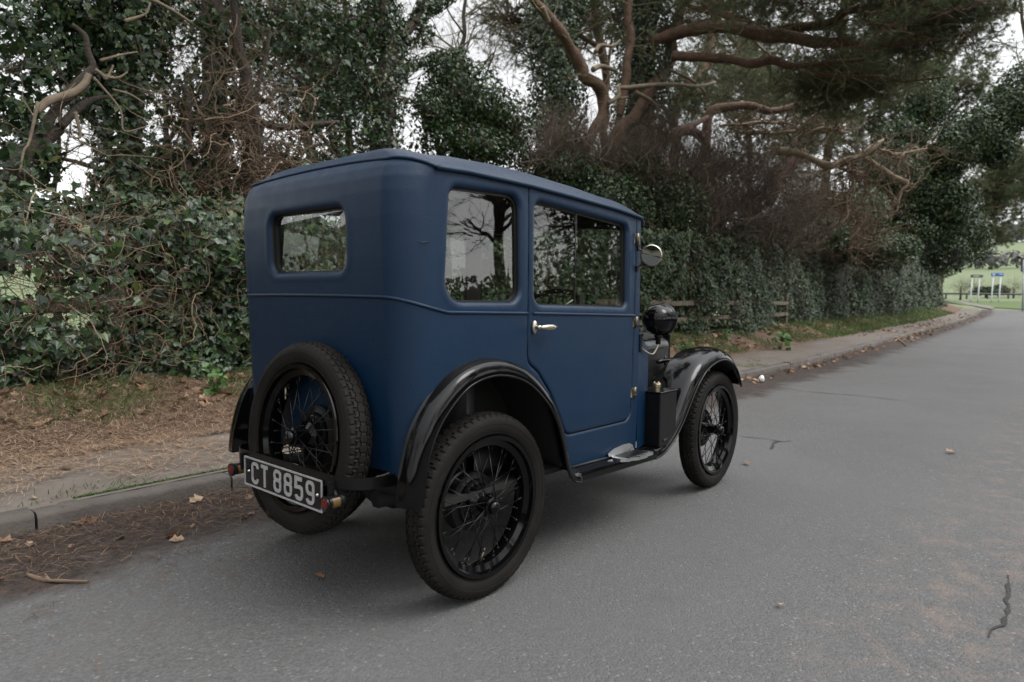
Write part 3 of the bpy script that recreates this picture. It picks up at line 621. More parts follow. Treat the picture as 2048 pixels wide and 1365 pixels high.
# --- the big red pine
PY = 6.0
pine = thing('pine_tree', 'contorted red-barked pine with an ivied trunk and limbs reaching over the road', 'tree', tuple(atd(1275, 420, lay(1275, PY)) * [1, 1, 0] + [0, 0, .25]))
Q, r = limb([(1275, 470), (1275, 330), (1280, 200), (1290, 90), (1295, -20), (1300, -120)], PY + .25, [30, 29, 27, 25, 24, 22], 40, .05, 7)
b = MB(); b.tube(np.vstack([[Q[0, 0], Q[0, 1], .2], Q]), np.r_[r[0] * 1.3, r], 12); part(b, 'trunk', MV['ivybark'], pine)
P, N = sheath(Q, r, 15000, .40, seed=71, gap=.18, scale=1.5); b = MB(); b.add(*leaves(P, N, .058, IVY, droop=.9)); part(b, 'ivy', MV['ivy'], pine, False)
LIMBS = [
 ([(1150, 352), (1162, 321), (1186, 273), (1207, 219), (1208, 191), (1193, 174), (1169, 157), (1166, 137), (1145, 99), (1108, 51), (1080, 17), (1055, -15), (1030, -70)], PY - .5, [14, 14, 14, 14.5, 15, 15, 14, 14, 13, 12, 11, 10, 9]),
 ([(1215, 330), (1241, 260), (1268, 232), (1292, 191), (1326, 147), (1343, 109), (1343, 75), (1357, 34), (1367, 0), (1380, -60)], PY - .35, [15, 15, 15, 15, 16, 15, 13, 12, 12, 11]),
 ([(1240, 230), (1251, 147), (1258, 96), (1256, 34), (1254, -10), (1250, -70)], PY - .2, [10, 11, 11, 10, 10, 9]),
 ([(1290, 85), (1356, 66), (1433, 54), (1470, 58), (1530, 72), (1579, 72), (1650, 84), (1720, 92), (1800, 88), (1880, 80)], [-14.2, -13.9, -13.4, -13.0, -12.6, -12.2, -11.8, -11.4, -11, -10.7], [13, 14, 14, 15, 17, 15, 12, 10, 7, 4]),
 ([(1530, 66), (1603, 56), (1663, 46), (1687, 29), (1720, 20), (1800, 6), (1900, -10)], [-12.6, -12.2, -11.8, -11.5, -11.2, -10.8, -10.5], [10, 11, 11, 10, 9, 7, 5]),
 ([(1344, 111), (1409, 115), (1482, 126), (1511, 126), (1542, 121), (1579, 135), (1608, 135), (1675, 121), (1730, 112)], [-13.9, -13.6, -13.3, -13.1, -13, -12.8, -12.6, -12.3, -12.1], [11, 10, 10, 11, 9, 9, 7, 6, 4]),
 ([(1600, 135), (1660, 150), (1740, 152), (1820, 160), (1900, 148)], [-12.7, -12.4, -12.1, -11.8, -11.6], [5, 4.5, 4, 3, 2]),
 ([(1375, 15), (1420, 22), (1440, 28), (1480, 45), (1530, 60), (1575, 85)], [-14, -13.7, -13.4, -13.1, -12.8, -12.5], [7, 7, 8, 6, 5, 3]),
 ([(1300, 66), (1350, 48), (1410, 42), (1430, 35)], PY - .3, [5, 5, 4, 3]),
]
b = MB(); LQ = []
for px_, Y_, rr_ in LIMBS:
    q, r = limb(px_, Y_, rr_, 80, .10, 3); r = r * .88; b.tube(q, r, 10); LQ.append((q, r))
part(b, 'limbs', MV['pinebark'], pine)
b = MB()
for px_, rr_ in (([(1185, 140), (1200, 134), (1215, 137), (1232, 143)], 6), ([(1217, 207), (1237, 195), (1234, 178), (1254, 177), (1296, 171), (1354, 169), (1400, 173), (1430, 165)], 5.5), ([(1272, 185), (1309, 208), (1316, 235)], 4.5), ([(1190, 105), (1200, 92), (1225, 92), (1240, 80)], 4.5), ([(1085, 15), (1095, 35), (1100, 45)], 6), ([(1237, 199), (1257, 195)], 3), ([(1340, 140), (1380, 158), (1410, 185)], 4), ([(1475, 50), (1500, 75), (1540, 110), (1560, 118)], 3.5)):
    q, r = limb(px_, PY - .75, rr_, 26, .03, 2); b.tube(q, r * np.linspace(1, .55, 26), 8)
part(b, 'dead_stub', MV['dead'], pine)
# branchlets and needles
def pine_foliage(root, starts, n_t, L=.075, wd=.0035, nn=16, spread=.8, nm='needles', m_='pine'):
    P, D = starts
    i = RNG.integers(0, len(P), n_t); b = MB(); b.add(*needles(P[i], D[i], nn, L, wd, spread)); return part(b, nm, MV[m_], root, False)
def boughs(root, ells, n1, per, L1, L2, tuft, Ln=.075, wd=.0035, nn=16, wood_m='pinebark', r0=.010, flat=.35, thr=.38, seed=3, bias=(0, 0, .1), nm='branches'):
    """needle boughs: sprays of branchlets inside ellipsoids, tufted towards their tips"""
    P, N = ell_points(ells, int(n1 * 1.8), shell=1.0); k = clumpy(P, .9, thr, seed, .12); P, N = P[k][:n1], N[k][:n1]
    D = nrm(RNG.normal(0, 1, P.shape) * [1, 1, flat] + np.array(bias)); Q = walk(P, D, L1 * RNG.uniform(.6, 1.3, len(P)), 6, .22, .03); R = taper(np.full(len(P), r0), 6, .4)
    lv = grow(Q, R, [(per, L2, .5)], K=4, ang=.7, t0=.2); part(wood(lv, (5, 3)), nm, MV[wood_m], root)
    q2 = lv[1][0]; T0 = np.concatenate([q2[:, 3], q2[:, 2], q2[:, 1] * .5 + q2[:, 2] * .5, Q[:, 5]]); D0 = np.concatenate([q2[:, 3] - q2[:, 2], q2[:, 2] - q2[:, 1], q2[:, 2] - q2[:, 1], Q[:, 5] - Q[:, 4]])
    return pine_foliage(root, (T0, nrm(D0)), tuft, Ln, wd, nn)
can = [E_(1750, 15, -11.2, 230, 70, 1.2), E_(1900, 40, -10.8, 130, 60, 1.0), E_(1560, 5, -12, 180, 45, 1.0), E_(1700, -60, -11.3, 350, 70, 1.5), E_(1830, 85, -11, 130, 28, .8), E_(1990, -20, -10.6, 90, 60, 1.0)]
boughs(pine, can, 800, 6, .55, .28, 14000, .085, .0042, 16, seed=5, thr=.30)
can2 = [E_(1680, 190, -14, 110, 38, .7), E_(1760, 160, -13, 90, 45, .7), E_(1600, 165, -14, 90, 35, .7), E_(1440, 20, -14, 110, 40, .8), E_(1700, 130, -13, 140, 25, .7), E_(1180, 20, -14, 90, 60, .9)]
boughs(pine, can2, 600, 6, .5, .26, 11000, .085, .0042, 14, seed=9, thr=.32)
# bare twiggery hanging about the limbs
LP = np.concatenate([q[8:] for q, r in LQ]); k = RNG.integers(0, len(LP), 260); Q = walk(LP[k], RNG.normal(0, 1, (260, 3)) * [1, .8, .45], RNG.uniform(.4, 1.3, 260), 9, .25)
part(wood(grow(Q, taper(np.full(260, .011), 9), [(5, .45, .5), (2, .22, .5)], K=5), (5, 4, 3)), 'twigs', MV['lichen'], pine)

# --- lower red limbs and dead tangle: a second, lower pine
p2 = thing('pine_tree', 'low crooked pine with bleached dead branches above the clipped hedge', 'tree', tuple(atd(1420, 470, lay(1420, 6.2)) * [1, 1, 0] + [0, 0, .25]))
b = MB()
for px_, rr_, Y_ in (([(1400, 480), (1409, 330), (1414, 249), (1417, 232), (1433, 218), (1494, 212), (1542, 222), (1591, 213), (1651, 193), (1720, 180)], [12, 11, 10, 10, 10, 9, 8, 7, 5, 3], -16.5), ([(1250, 310), (1288, 288), (1337, 276), (1366, 262), (1395, 268), (1409, 290)], [10, 12, 13, 12, 9, 8], 6.0), ([(1350, 270), (1375, 258), (1414, 235)], [6, 6, 5], 6.1), ([(1536, 410), (1548, 385), (1560, 362), (1577, 340), (1595, 316), (1611, 300)], [10, 10, 10, 9, 8, 6], -17.2)):
    q, r = limb(px_, Y_, rr_, 40, .04, 6); b.tube(q, r, 9)
part(b, 'trunk', MV['pinebark'], p2)
b = MB(); DQ = []
for px_, rr_ in (([(1553, 301), (1611, 314), (1664, 330), (1716, 311), (1750, 296), (1766, 286)], [9, 9, 9, 8, 6, 3]), ([(1727, 316), (1769, 348), (1811, 364), (1803, 380), (1790, 422)], [6, 6, 5, 4, 2]), ([(1757, 306), (1790, 310), (1861, 301)], [4, 3.5, 2]), ([(1469, 261), (1532, 264), (1590, 258), (1620, 240), (1660, 225)], [4.5, 5, 4.5, 4, 2.5]), ([(1440, 252), (1500, 246), (1560, 240), (1600, 232)], [4, 4, 3.5, 2]), ([(1664, 330), (1690, 345), (1722, 350)], [4, 4, 3]), ([(1695, 340), (1702, 370), (1690, 395), (1700, 428)], [4.5, 4.5, 4, 2.5]), ([(1655, 395), (1690, 405), (1702, 430)], [3, 3.5, 3]), ([(1580, 300), (1600, 270), (1640, 262), (1700, 270)], [6, 6, 5, 3])):
    q, r = limb(px_, -15.6, rr_, 50, .16, 8); b.tube(q, r * .85, 8); DQ.append(q)
part(b, 'dead_branch', MV['pale'], p2)
LP = np.concatenate(DQ); k = RNG.integers(0, len(LP), 340); Q = walk(LP[k], RNG.normal(0, 1, (340, 3)) * [1, .8, .5], RNG.uniform(.4, 1.5, 340), 9, .34)
part(wood(grow(Q, taper(RNG.uniform(.006, .020, 340), 9), [(3, .5, .5), (2, .25, .5)], K=6, wig=.3), (5, 4, 3)), 'twigs', MV['tan'], p2)
boughs(p2, [E_(1560, 180, 7.0, 140, 50, .8), E_(1480, 170, 7.4, 90, 70, .9), E_(1650, 240, 7.2, 120, 40, .8), E_(1380, 200, 7.8, 60, 80, .8)], 480, 6, .5, .26, 10000, .09, .0046, 14, seed=14, thr=.28)

# --- brown leafless bushes over the hedge
def bare_bush(label, ells, n, L, seed, group='leafless brown bushes above the hedge', m_='bare', r0=.007, dirz=.9):
    c = behind(np.mean([e[0] for e in ells], 0)); root = thing('bare_bush', label, 'bush', (c[0], c[1], .25), group)
    P, N = ell_points(ells, n, shell=1.0); D = RNG.normal(0, 1, P.shape) * [.8, .7, .6] + [.15, 0, dirz]
    Q = walk(P - [0, 0, L * .3], D, L * RNG.uniform(.6, 1.3, n), 8, .16); lv = grow(Q, taper(np.full(n, r0), 8), [(5, L * .55, .5), (3, L * .28, .55)], K=5, ang=.6)
    part(wood(lv, (4, 3, 3)), 'twigs', MV[m_], root)
    b = MB()
    for k in range(7):
        e = ells[k % len(ells)]; p0 = np.array([c[0] + RNG.normal(0, .5), c[1] + .35 + abs(RNG.normal(0, .2)), .25]); pm = p0 * [.7, .85, 0] + e[0] * [.3, .15, 0] + [0, 0, min(2.8, e[0][2] * .85)]; b.tube(spline([p0, pm, e[0]], 12), np.linspace(.05, .015, 12), 6)
    part(b, 'stem', MV['ivybark'], root); return root
bare_bush('dense purple-brown leafless bush above the hedge in front of the car', [E_(1480, 400, 5.0, 140, 75), E_(1380, 340, 5.0, 110, 60), E_(1590, 430, 5.3, 90, 65), E_(1540, 350, 5.4, 110, 50), E_(1640, 440, 5.6, 70, 60), E_(1420, 440, 4.6, 130, 50), E_(1360, 400, 4.6, 90, 70), E_(1560, 470, 4.8, 100, 45), E_(1500, 460, 4.6, 120, 50), E_(1610, 390, 5.6, 60, 50), E_(1440, 320, 5.2, 110, 45)], 2900, .80, 3, r0=.0095)
bare_bush('spiky leafless shrub seen over the car roof beside the red pine', [E_(1130, 285, 5.0, 110, 45), E_(1210, 320, 5.0, 90, 45), E_(1060, 310, 5.1, 80, 30), E_(1310, 270, 5.3, 70, 50), E_(1270, 330, 5.0, 90, 50)], 900, .65, 5)
bare_bush('pale lichened hawthorn scrub over the middle of the clipped hedge', [E_(1700, 480, -20.5, 70, 40), E_(1730, 440, -21, 60, 40)], 150, .9, 8, m_='tan', r0=.010, dirz=.3)

# --- the ivied mass arching at the right
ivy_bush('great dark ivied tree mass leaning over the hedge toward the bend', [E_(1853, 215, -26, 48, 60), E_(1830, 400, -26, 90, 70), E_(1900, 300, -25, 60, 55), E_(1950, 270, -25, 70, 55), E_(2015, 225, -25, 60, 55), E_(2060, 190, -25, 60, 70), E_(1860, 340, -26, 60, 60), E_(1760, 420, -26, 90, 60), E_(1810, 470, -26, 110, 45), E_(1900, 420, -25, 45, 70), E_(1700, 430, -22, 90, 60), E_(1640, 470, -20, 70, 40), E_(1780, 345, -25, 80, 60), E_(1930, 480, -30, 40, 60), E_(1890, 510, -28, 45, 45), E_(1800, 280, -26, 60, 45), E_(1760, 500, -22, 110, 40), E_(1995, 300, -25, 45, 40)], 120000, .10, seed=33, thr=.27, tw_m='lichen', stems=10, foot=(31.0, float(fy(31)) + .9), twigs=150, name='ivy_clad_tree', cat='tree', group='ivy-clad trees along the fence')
# --- trees at the bend
def far_pine(label, px, Y, ells, tuft, seed, r=5, Ln=.16, wd=.012, n1=160, group='pines beyond the hedge', trunk='pinebark', L1=1.0, L2=.5, thr=.34, nn=12):
    Q, rr_ = limb(px, Y, r, 30, .25, seed); bp_ = behind([Q[0, 0], Q[0, 1], .2]); root = thing('pine_tree', label, 'tree', tuple(bp_), group)
    b = MB(); b.tube(np.vstack([spline([bp_, bp_ * [.4, .4, 0] + Q[2] * [.6, .6, 0] + [0, 0, .2 + (Q[2, 2] - .2) * .5], Q[3]], 8), Q[4:]]), np.r_[np.full(8, rr_[0]), rr_[4:]], 8)
    for e in ells:
        k = RNG.integers(8, 30); b.tube(spline([Q[k], (Q[k] + e[0]) / 2 + [0, 0, .2], e[0]], 14), np.linspace(rr_[k] * .6, .02, 14), 6)
    part(b, 'trunk', MV[trunk], root)
    boughs(root, ells, n1, 5, L1, L2, tuft, Ln, wd, nn, r0=.018, seed=seed, thr=thr); return root
far_pine('pine at the bend with boughs drooping over the distant field', [(1880, 570), (1900, 480), (1945, 400), (1990, 340), (2050, 280)], -46, [E_(1960, 400, -46, 55, 45, 2.5), E_(2010, 420, -46, 70, 40, 2.5), E_(1990, 355, -46, 60, 40, 2.5), E_(2050, 380, -46, 50, 45, 2.5), E_(1945, 470, -46, 35, 45, 2.5), E_(1985, 470, -46, 30, 22, 2.5), E_(2030, 330, -46, 60, 40, 2.5)], 16000, 41, 5, .22, .016, 620)
far_pine('tall pine with a thin reddish trunk high behind the ivy thicket', [(1216, 330), (1214, 200), (1206, 120), (1198, 60), (1190, 0), (1180, -90)], 9.5, [E_(1130, 60, 9.5, 90, 40), E_(1230, 40, 9.7, 80, 50), E_(1030, 40, 9.5, 60, 40), E_(1080, 110, 9.8, 60, 40)], 4600, 43, 9, .12, .007, 320)
far_pine('slim pine trunk seen under the big horizontal limb', [(1345, 420), (1352, 300), (1358, 200), (1415, 130), (1425, 60), (1430, -60)], 9.0, [E_(1420, 120, 9.5, 70, 50), E_(1500, 150, 9.5, 80, 50), E_(1390, 200, 10, 60, 50), E_(1580, 210, 10, 110, 60), E_(1470, 230, 10.5, 80, 45), E_(1500, 90, 10, 90, 40)], 9000, 45, 11, .12, .008, 420)
far_pine('broad pine filling the gap above the dead branches', [(1650, 520), (1650, 380), (1660, 250), (1680, 120), (1690, 0)], -29, [E_(1650, 200, -29, 110, 60), E_(1760, 230, -29, 90, 60), E_(1720, 130, -29, 120, 50), E_(1600, 290, -29, 110, 50), E_(1730, 320, -29, 90, 50), E_(1840, 160, -29, 80, 60), E_(1920, 180, -29, 70, 60)], 22000, 47, 9, .17, .013, 760, thr=.20)
far_pine('feathery green pine behind the two left hand ivied trunks', [(620, 470), (625, 300), (615, 150), (610, 0), (605, -80)], 8.2, [E_(600, 60, 8.2, 90, 70), E_(680, 90, 8.4, 80, 70), E_(540, 110, 8.4, 70, 60), E_(640, 190, 8.6, 90, 45), E_(430, 40, 8.8, 60, 60)], 7000, 49, 10, .11, .006, 320)
def bare_tree(label, px, Y, r, L, n, seed, m_='bare', group='leafless trees beyond the hedge', bark='ivybark', lev=((6, .5), (5, .5), (3, .5)), name='bare_tree'):
    Q, rr_ = limb(px, Y, r, 40, .12, seed); bp_ = behind([Q[0, 0], Q[0, 1], .2]); root = thing(name, label, 'tree', tuple(bp_), group)
    b = MB(); b.tube(np.vstack([spline([bp_, bp_ * [.4, .4, 0] + Q[2] * [.6, .6, 0] + [0, 0, .2 + (Q[2, 2] - .2) * .5], Q[3]], 8), Q[4:]]), np.r_[np.full(8, rr_[0] * 1.1), rr_[4:]], 9); part(b, 'trunk', MV[bark], root)
    k = RNG.integers(10, 40, n); D = nrm(RNG.normal(0, 1, (n, 3)) * [1, 1, .3] + [0, 0, .75]); P = walk(Q[k], D, L * RNG.uniform(.5, 1.2, n), 8, .16, .03)
    lv = grow(P, taper(rr_[k] * .5, 8, .3), [(a, L * .45 * .6 ** i_, f) for i_, (a, f) in enumerate(lev)], K=6, ang=.65, wig=.16, grav=.03); part(wood(lv, (7, 5, 3, 3)), 'crown', MV[m_], root); return root
bare_tree('fine leafless tree against the bright gap left of the pine', [(905, 380), (915, 220), (925, 100), (935, -40)], 9.0, [8, 6, 5, 3], 2.2, 16, 3, 'lichen')
bare_tree('leafless birch-like stems beyond the pines', [(1500, 430), (1497, 250), (1492, 140), (1485, 0)], 10, [6, 6, 5, 3], 2.0, 16, 5, 'lichen')
bare_tree('yellow-lichened leafless tree above the dark ivied mass', [(1780, 560), (1810, 400), (1850, 250), (1880, 100), (1900, -60)], -33, [9, 8, 7, 5, 3], 3.2, 26, 7, 'lichen')
bare_tree('lichened tree at the right edge over the bend', [(2090, 590), (2085, 420), (2070, 300), (2060, 150), (2040, 0)], -66, [7, 6, 5, 4, 3], 9.0, 30, 9, 'lichen')
bare_tree('thin bare sapling at the left behind the hedge', [(330, 470), (335, 330), (330, 200), (325, 60)], 8.0, [7, 6, 5, 3], 2.0, 14, 13)
bare_tree('dark bare tree behind the vine tangle left of the roof', [(690, 480), (692, 330), (700, 200), (690, 60), (685, -60)], 9.0, [9, 8, 7, 5, 4], 2.4, 18, 15)
bare_tree('slight bare tree low in the left sky gap', [(110, 480), (112, 380), (118, 280), (120, 150)], 8.5, [6, 5, 4, 2], 1.8, 14, 17)
# filler of mixed growth right behind the middle: holly and yew, darker
ivy_bush('shadowy evergreen thicket between the pines', [E_(1420, 330, 8.0, 130, 60), E_(1560, 320, 8.6, 110, 60), E_(1650, 400, 9, 100, 60), E_(1320, 200, 9.0, 60, 90)], 9000, .075, seed=37, thr=.40, tw_m='bare', core=False)
ivy_bush('loose ivy growth at the foot of the left hand trunks', [E_(160, 440, 4.6, 160, 40), E_(330, 420, 4.7, 130, 50), E_(440, 380, 4.9, 80, 70), E_(600, 350, 5.2, 110, 60), E_(700, 330, 5.5, 80, 60)], 5200, .06, 'ivy', seed=39, thr=.40, tpl=IVY, core=False, twigs=160, tw_m='tan')
ivy_bush('shadowy evergreen growth far behind the left hand trunks', [E_(60, 60, 8, 150, 120), E_(200, 200, 8.5, 130, 110), E_(60, 300, 8.5, 110, 60), E_(420, 150, 8.5, 120, 130), E_(330, 330, 8.5, 120, 70), E_(470, 330, 8.5, 90, 70), E_(340, 20, 8.5, 150, 70)], 4200, .075, seed=57, thr=.45, core=False, twigs=120, tw_m='twig', group='ivy thickets behind the hedge')
# the upper crowns, above the picture, that shade the verge and show in the paint
def upper(label, x, y, h, rads, n, seed, size=.15):
    root = thing('ivy_clad_tree', label, 'tree', (x, y, .25), 'tall trees standing over the car')
    b = MB(); b.tube(spline([(x, y, .2), (x + .1, y - .1, h * .4), (x, y - .3, h * .8), (x, y - .5, h)], 16), np.linspace(.22, .08, 16), 9); part(b, 'trunk', MV['ivybark'], root)
    ells = [(np.array([x + dx, y + dy, h + dz]), np.array(r_)) for dx, dy, dz, r_ in rads]; crown(root, ells, n, size, 'ivyfar', DIA, .40, seed, .7, 'foliage', 60, 'bare', twl=1.2)
upper('tall leafy tree rising out of frame at the far left', -2.2, 5.2, 6.0, [(0, 0, 0, (2.0, 1.6, 1.4)), (.8, -1.2, .8, (1.6, 1.4, 1.2)), (-1.6, -.6, .6, (1.6, 1.5, 1.3))], 5200, 71)
upper('tall leafy tree rising out of frame behind the car tail', 2.2, 6.4, 6.6, [(0, 0, 0, (2.2, 1.6, 1.5)), (.8, -1.8, .9, (1.8, 1.6, 1.2)), (-1.6, -1.2, .6, (1.6, 1.5, 1.3)), (.9, -4.9, .7, (1.5, 1.3, .6)), (-.6, -3.4, .9, (1.3, 1.2, .6))], 7000, 72)
upper('tall leafy tree rising out of frame beside the red pine', 11.0, 7.6, 9.4, [(0, 0, 0, (2.2, 1.8, 1.6)), (1.0, -2.0, .9, (2.0, 1.8, 1.3)), (-1.8, -1.4, .6, (1.8, 1.6, 1.3))], 5200, 73)
boughs(pine, [(np.array([12.0, 3.0, 7.6]), np.array([2.6, 2.2, .8])), (np.array([14.5, .8, 7.0]), np.array([2.2, 2.0, .7])), (np.array([10.2, 1.0, 7.9]), np.array([2.2, 1.8, .7])), (np.array([12.5, 5.5, 8.2]), np.array([2.4, 1.8, .9]))], 420, 5, .8, .4, 9000, .16, .010, 12, seed=15, thr=.30)
# ================================================================== the car
def crnr(poly, radii, n=7):
    """polygon with rounded corners"""
    out = []; m = len(poly); poly = np.asarray(poly, float)
    rad = np.broadcast_to(np.asarray(radii, float), (m,))
    for i in range(m):
        a, b, c = poly[i - 1], poly[i], poly[(i + 1) % m]; r = rad[i]
        if r <= 0: out.append(b); continue
        d1 = (a - b) / np.linalg.norm(a - b); d2 = (c - b) / np.linalg.norm(c - b)
        ang = math.acos(max(-1, min(1, float(d1 @ d2)))); L = r / math.tan(ang / 2)
        L = min(L, .49 * np.linalg.norm(a - b), .49 * np.linalg.norm(c - b)); rr_ = L * math.tan(ang / 2)
        bis = d1 + d2; bis /= np.linalg.norm(bis); ctr = b + bis * (rr_ / math.sin(ang / 2))
        p1, p2 = b + d1 * L, b + d2 * L; a1 = math.atan2(*(p1 - ctr)[::-1]); a2 = math.atan2(*(p2 - ctr)[::-1])
        dd = (a2 - a1 + PI) % (2 * PI) - PI
        for k in range(n): out.append(ctr + rr_ * np.array([math.cos(a1 + dd * k / (n - 1)), math.sin(a1 + dd * k / (n - 1))]))
    return np.array(out)
def sdpoly(P, poly):
    P = np.asarray(P, float); d = np.full(len(P), 1e9); s = np.ones(len(P))
    for i in range(len(poly)):
        a, b = poly[i - 1], poly[i]; e = a - b; w_ = P - b
        t = np.clip((w_ @ e) / max(e @ e, 1e-12), 0, 1); q = w_ - t[:, None] * e
        d = np.minimum(d, (q * q).sum(1))
        c1 = P[:, 1] >= b[1]; c2 = P[:, 1] < a[1]; c3 = e[0] * w_[:, 1] > e[1] * w_[:, 0]
        s = np.where((c1 & c2 & c3) | (~c1 & ~c2 & ~c3), -s, s)
    return s * np.sqrt(d)
def clip(V, faces, k):
    """V (n,m): columns are position, normal and fields; keeps field k >= 0"""
    g = V[:, k]; out = []; new = []; edge = {}; n0 = len(V)
    for f in faces:
        gg = g[f]; pos = gg >= 0
        full = f[pos.all(1)]
        if len(full): out.append(full)
        mixed = f[pos.any(1) & ~pos.all(1)]
        acc = {}
        for q in mixed:
            r_ = []
            for i in range(len(q)):
                a, b = int(q[i]), int(q[(i + 1) % len(q)]); ga, gb = g[a], g[b]
                if ga >= 0: r_.append(a)
                if (ga >= 0) != (gb >= 0):
                    key = (min(a, b), max(a, b))
                    if key not in edge:
                        t = ga / (ga - gb); edge[key] = n0 + len(new); new.append(V[a] * (1 - t) + V[b] * t)
                    r_.append(edge[key])
            if len(r_) >= 3: acc.setdefault(len(r_), []).append(r_)
        for v in acc.values(): out.append(np.array(v))
    V2 = np.vstack([V, np.array(new)]) if new else V
    return V2, out
def compact(V, faces):
    used = np.zeros(len(V), bool)
    for f in faces: used[f.ravel()] = True
    mp = np.cumsum(used) - 1
    return V[used], [mp[f] for f in faces]

M = {}
M['fabric'] = mat('blue_leathercloth', (0.0020, 0.0155, 0.041), 0.40, spec=0.27, bump=0.42, bscale=360, bdist=0.003, noise_col=(0.0029, 0.0168, 0.041), nscale=5, rvar=0.06)
M['black'] = mat('black_enamel', (0.0022, 0.0022, 0.0026), 0.07, spec=.26, rvar=0.025)
M['satin'] = mat('satin_black', (0.0045, 0.0045, 0.005), 0.34, spec=.3, bump=0.05, bscale=120, rvar=0.08)
M['bonnet'] = mat('bonnet_black', (0.012, 0.012, 0.012), 0.32, spec=.5, rvar=.06)
M['tyre'] = mat('tyre_rubber', (0.0062, 0.006, 0.0059), 0.6, spec=0.12, bump=0.15, bscale=160, bdist=.003, noise_col=(0.017, 0.015, 0.013), nscale=7, namt=.5)
M['nickel'] = mat('worn_nickel', (0.50, 0.46, 0.38), 0.28, metal=1.0, rvar=0.08)
M['dullnickel'] = mat('dull_plated_steel', (0.20, 0.18, 0.14), 0.4, metal=1.0, rvar=.1, noise_col=(.08, .06, .045), nscale=60)
M['alu'] = mat('aluminium', (0.62, 0.63, 0.64), 0.33, metal=1.0, bump=0.08, bscale=90, rvar=0.08)
M['brass'] = mat('dull_brass', (0.34, 0.29, 0.19), 0.42, metal=1.0, rvar=.1)
M['rubber'] = mat('window_rubber', (0.008, 0.008, 0.008), 0.45)
M['trim'] = mat('interior_trim', (0.018, 0.014, 0.012), 0.7)
M['seat'] = mat('seat_leather', (0.016, 0.014, 0.014), 0.5)
M['glass'] = glass_mat('window_glass', (0.74, 0.77, 0.75))
M['red'] = mat('red_lens', (0.10, 0.004, 0.006), 0.25, coat=.3)
M['amber'] = mat('amber_window', (0.10, 0.055, 0.014), 0.35, noise_col=(.09, .045, .01), nscale=60)
M['plateblk'] = mat('plate_black', (0.007, 0.007, 0.008), 0.3, rvar=.08)
M['platesil'] = mat('plate_silver', (0.38, 0.38, 0.38), 0.45, noise_col=(.26, .26, .26), nscale=40)
M['mirror'] = mat('mirror_glass', (0.26, 0.27, 0.27), 0.02, metal=1.0)
M['cable'] = mat('pale_cable', (0.25, 0.23, 0.19), 0.5)
M['dirt'] = mat('underside', (0.010, 0.009, 0.008), 0.8)

car = thing('vintage_car', 'dark blue fabric bodied vintage saloon car with black wings parked by the kerb', 'car', (0, 0, 0))

# ---- body shell: a plan outline swept upward, windows and door cut from it
XF = 1.05
def w_half(x, z):
    return 0.531 - 0.004 * np.clip((x - .7) / .35, 0, 1) ** 2 - 0.004 * np.clip((z - 1.05) / .45, 0, 1) ** 1.6 - 0.006 * np.clip((.6 - z) / .25, 0, 1)
def x_rear(z):
    return np.interp(z, [.36, .50, .62, .74, .86, .95, 1.05, 1.20, 1.33, 1.41, 1.455, 1.49, 1.512, 1.53], [-.338, -.346, -.352, -.358, -.363, -.367, -.373, -.381, -.385, -.383, -.377, -.362, -.342, -.313])
RC = 0.118
NS, NC, NR, NZ = 230, 34, 124, 176
SL = XF + .26
u_side = np.linspace(0, 1, NS)
rows = []; fld = []
tt = np.linspace(0, 1, NZ)
seg = np.concatenate([np.zeros(NS), np.ones(NC), np.full(NR, 2), np.full(NC, 3), np.full(NS, 4)])
par = np.concatenate([u_side, np.linspace(0, 1, NC + 2)[1:-1], np.linspace(0, 1, NR), np.linspace(0, 1, NC + 2)[1:-1], u_side])
def z_top():
    zs = np.interp(XF - u_side * SL, [-.27, -.12, .21, .5, .84, 1.05], [1.487, 1.493, 1.490, 1.480, 1.465, 1.448])
    zc = 1.487 + (1.513 - 1.487) * np.sin(np.linspace(0, 1, NC + 2)[1:-1] * PI / 2)
    zr = 1.513 + .017 * (1 - np.abs(np.linspace(-1, 1, NR)) ** 2.2)
    return np.concatenate([zs, zc, zr, zc[::-1], zs[::-1]])
ZT = z_top()
ZB = np.concatenate([np.full(NS, .365), np.linspace(.44, .50, NC), np.full(NR, .50), np.linspace(.50, .44, NC), np.full(NS, .365)])
def body_pos(j, z):
    """j column index array, z height -> xyz"""
    s, p = seg[j], par[j]; xr = x_rear(z); xc = xr + RC
    sg = np.where(s >= 2.5, 1.0, -1.0); p_ = np.where(s >= 2.5, 1 - p, p)
    xs = XF + (xc - XF) * p_; wc = w_half(xc, z); ws = w_half(xs, z)
    side = np.stack([xs, sg * ws, z], -1)
    a = p_ * PI / 2
    arc = np.stack([xc - RC * np.sin(a), sg * (wc - RC + RC * np.cos(a)), z], -1)
    yr = (wc - RC) * (2 * p - 1)
    bow = 0.010 * (1 - (2 * p - 1) ** 2)                         # slightly bowed back panel
    rear = np.stack([xr - bow, yr, z], -1)
    ss = s[..., None]
    return np.where((ss == 0) | (ss == 4), side, np.where((ss == 1) | (ss == 3), arc, rear))
J = np.arange(len(seg)); NCOL = len(seg)
zz = ZB[None] + (ZT - ZB)[None] * tt[:, None]
JJ = np.repeat(J[None], NZ, 0)
BP = body_pos(JJ, zz)
du = np.gradient(BP, axis=1); dv = np.gradient(BP, axis=0)
BN = nrm(np.cross(dv, du)); cc = BP - np.array([.3, 0, 1.0]); 
BN = np.where((BN * (cc * [1, 1, 0])).sum(-1, keepdims=True) < 0, -BN, BN)
BP = BP.reshape(-1, 3); BN = BN.reshape(-1, 3); sj = seg[JJ.ravel()]; pj = par[JJ.ravel()]
sideR = (sj <= 1); sideL = (sj >= 3); isr = (sj == 2)
arcl = np.where((sj == 1), pj, np.where(sj == 3, 1 - pj, 0)) * RC * PI / 2
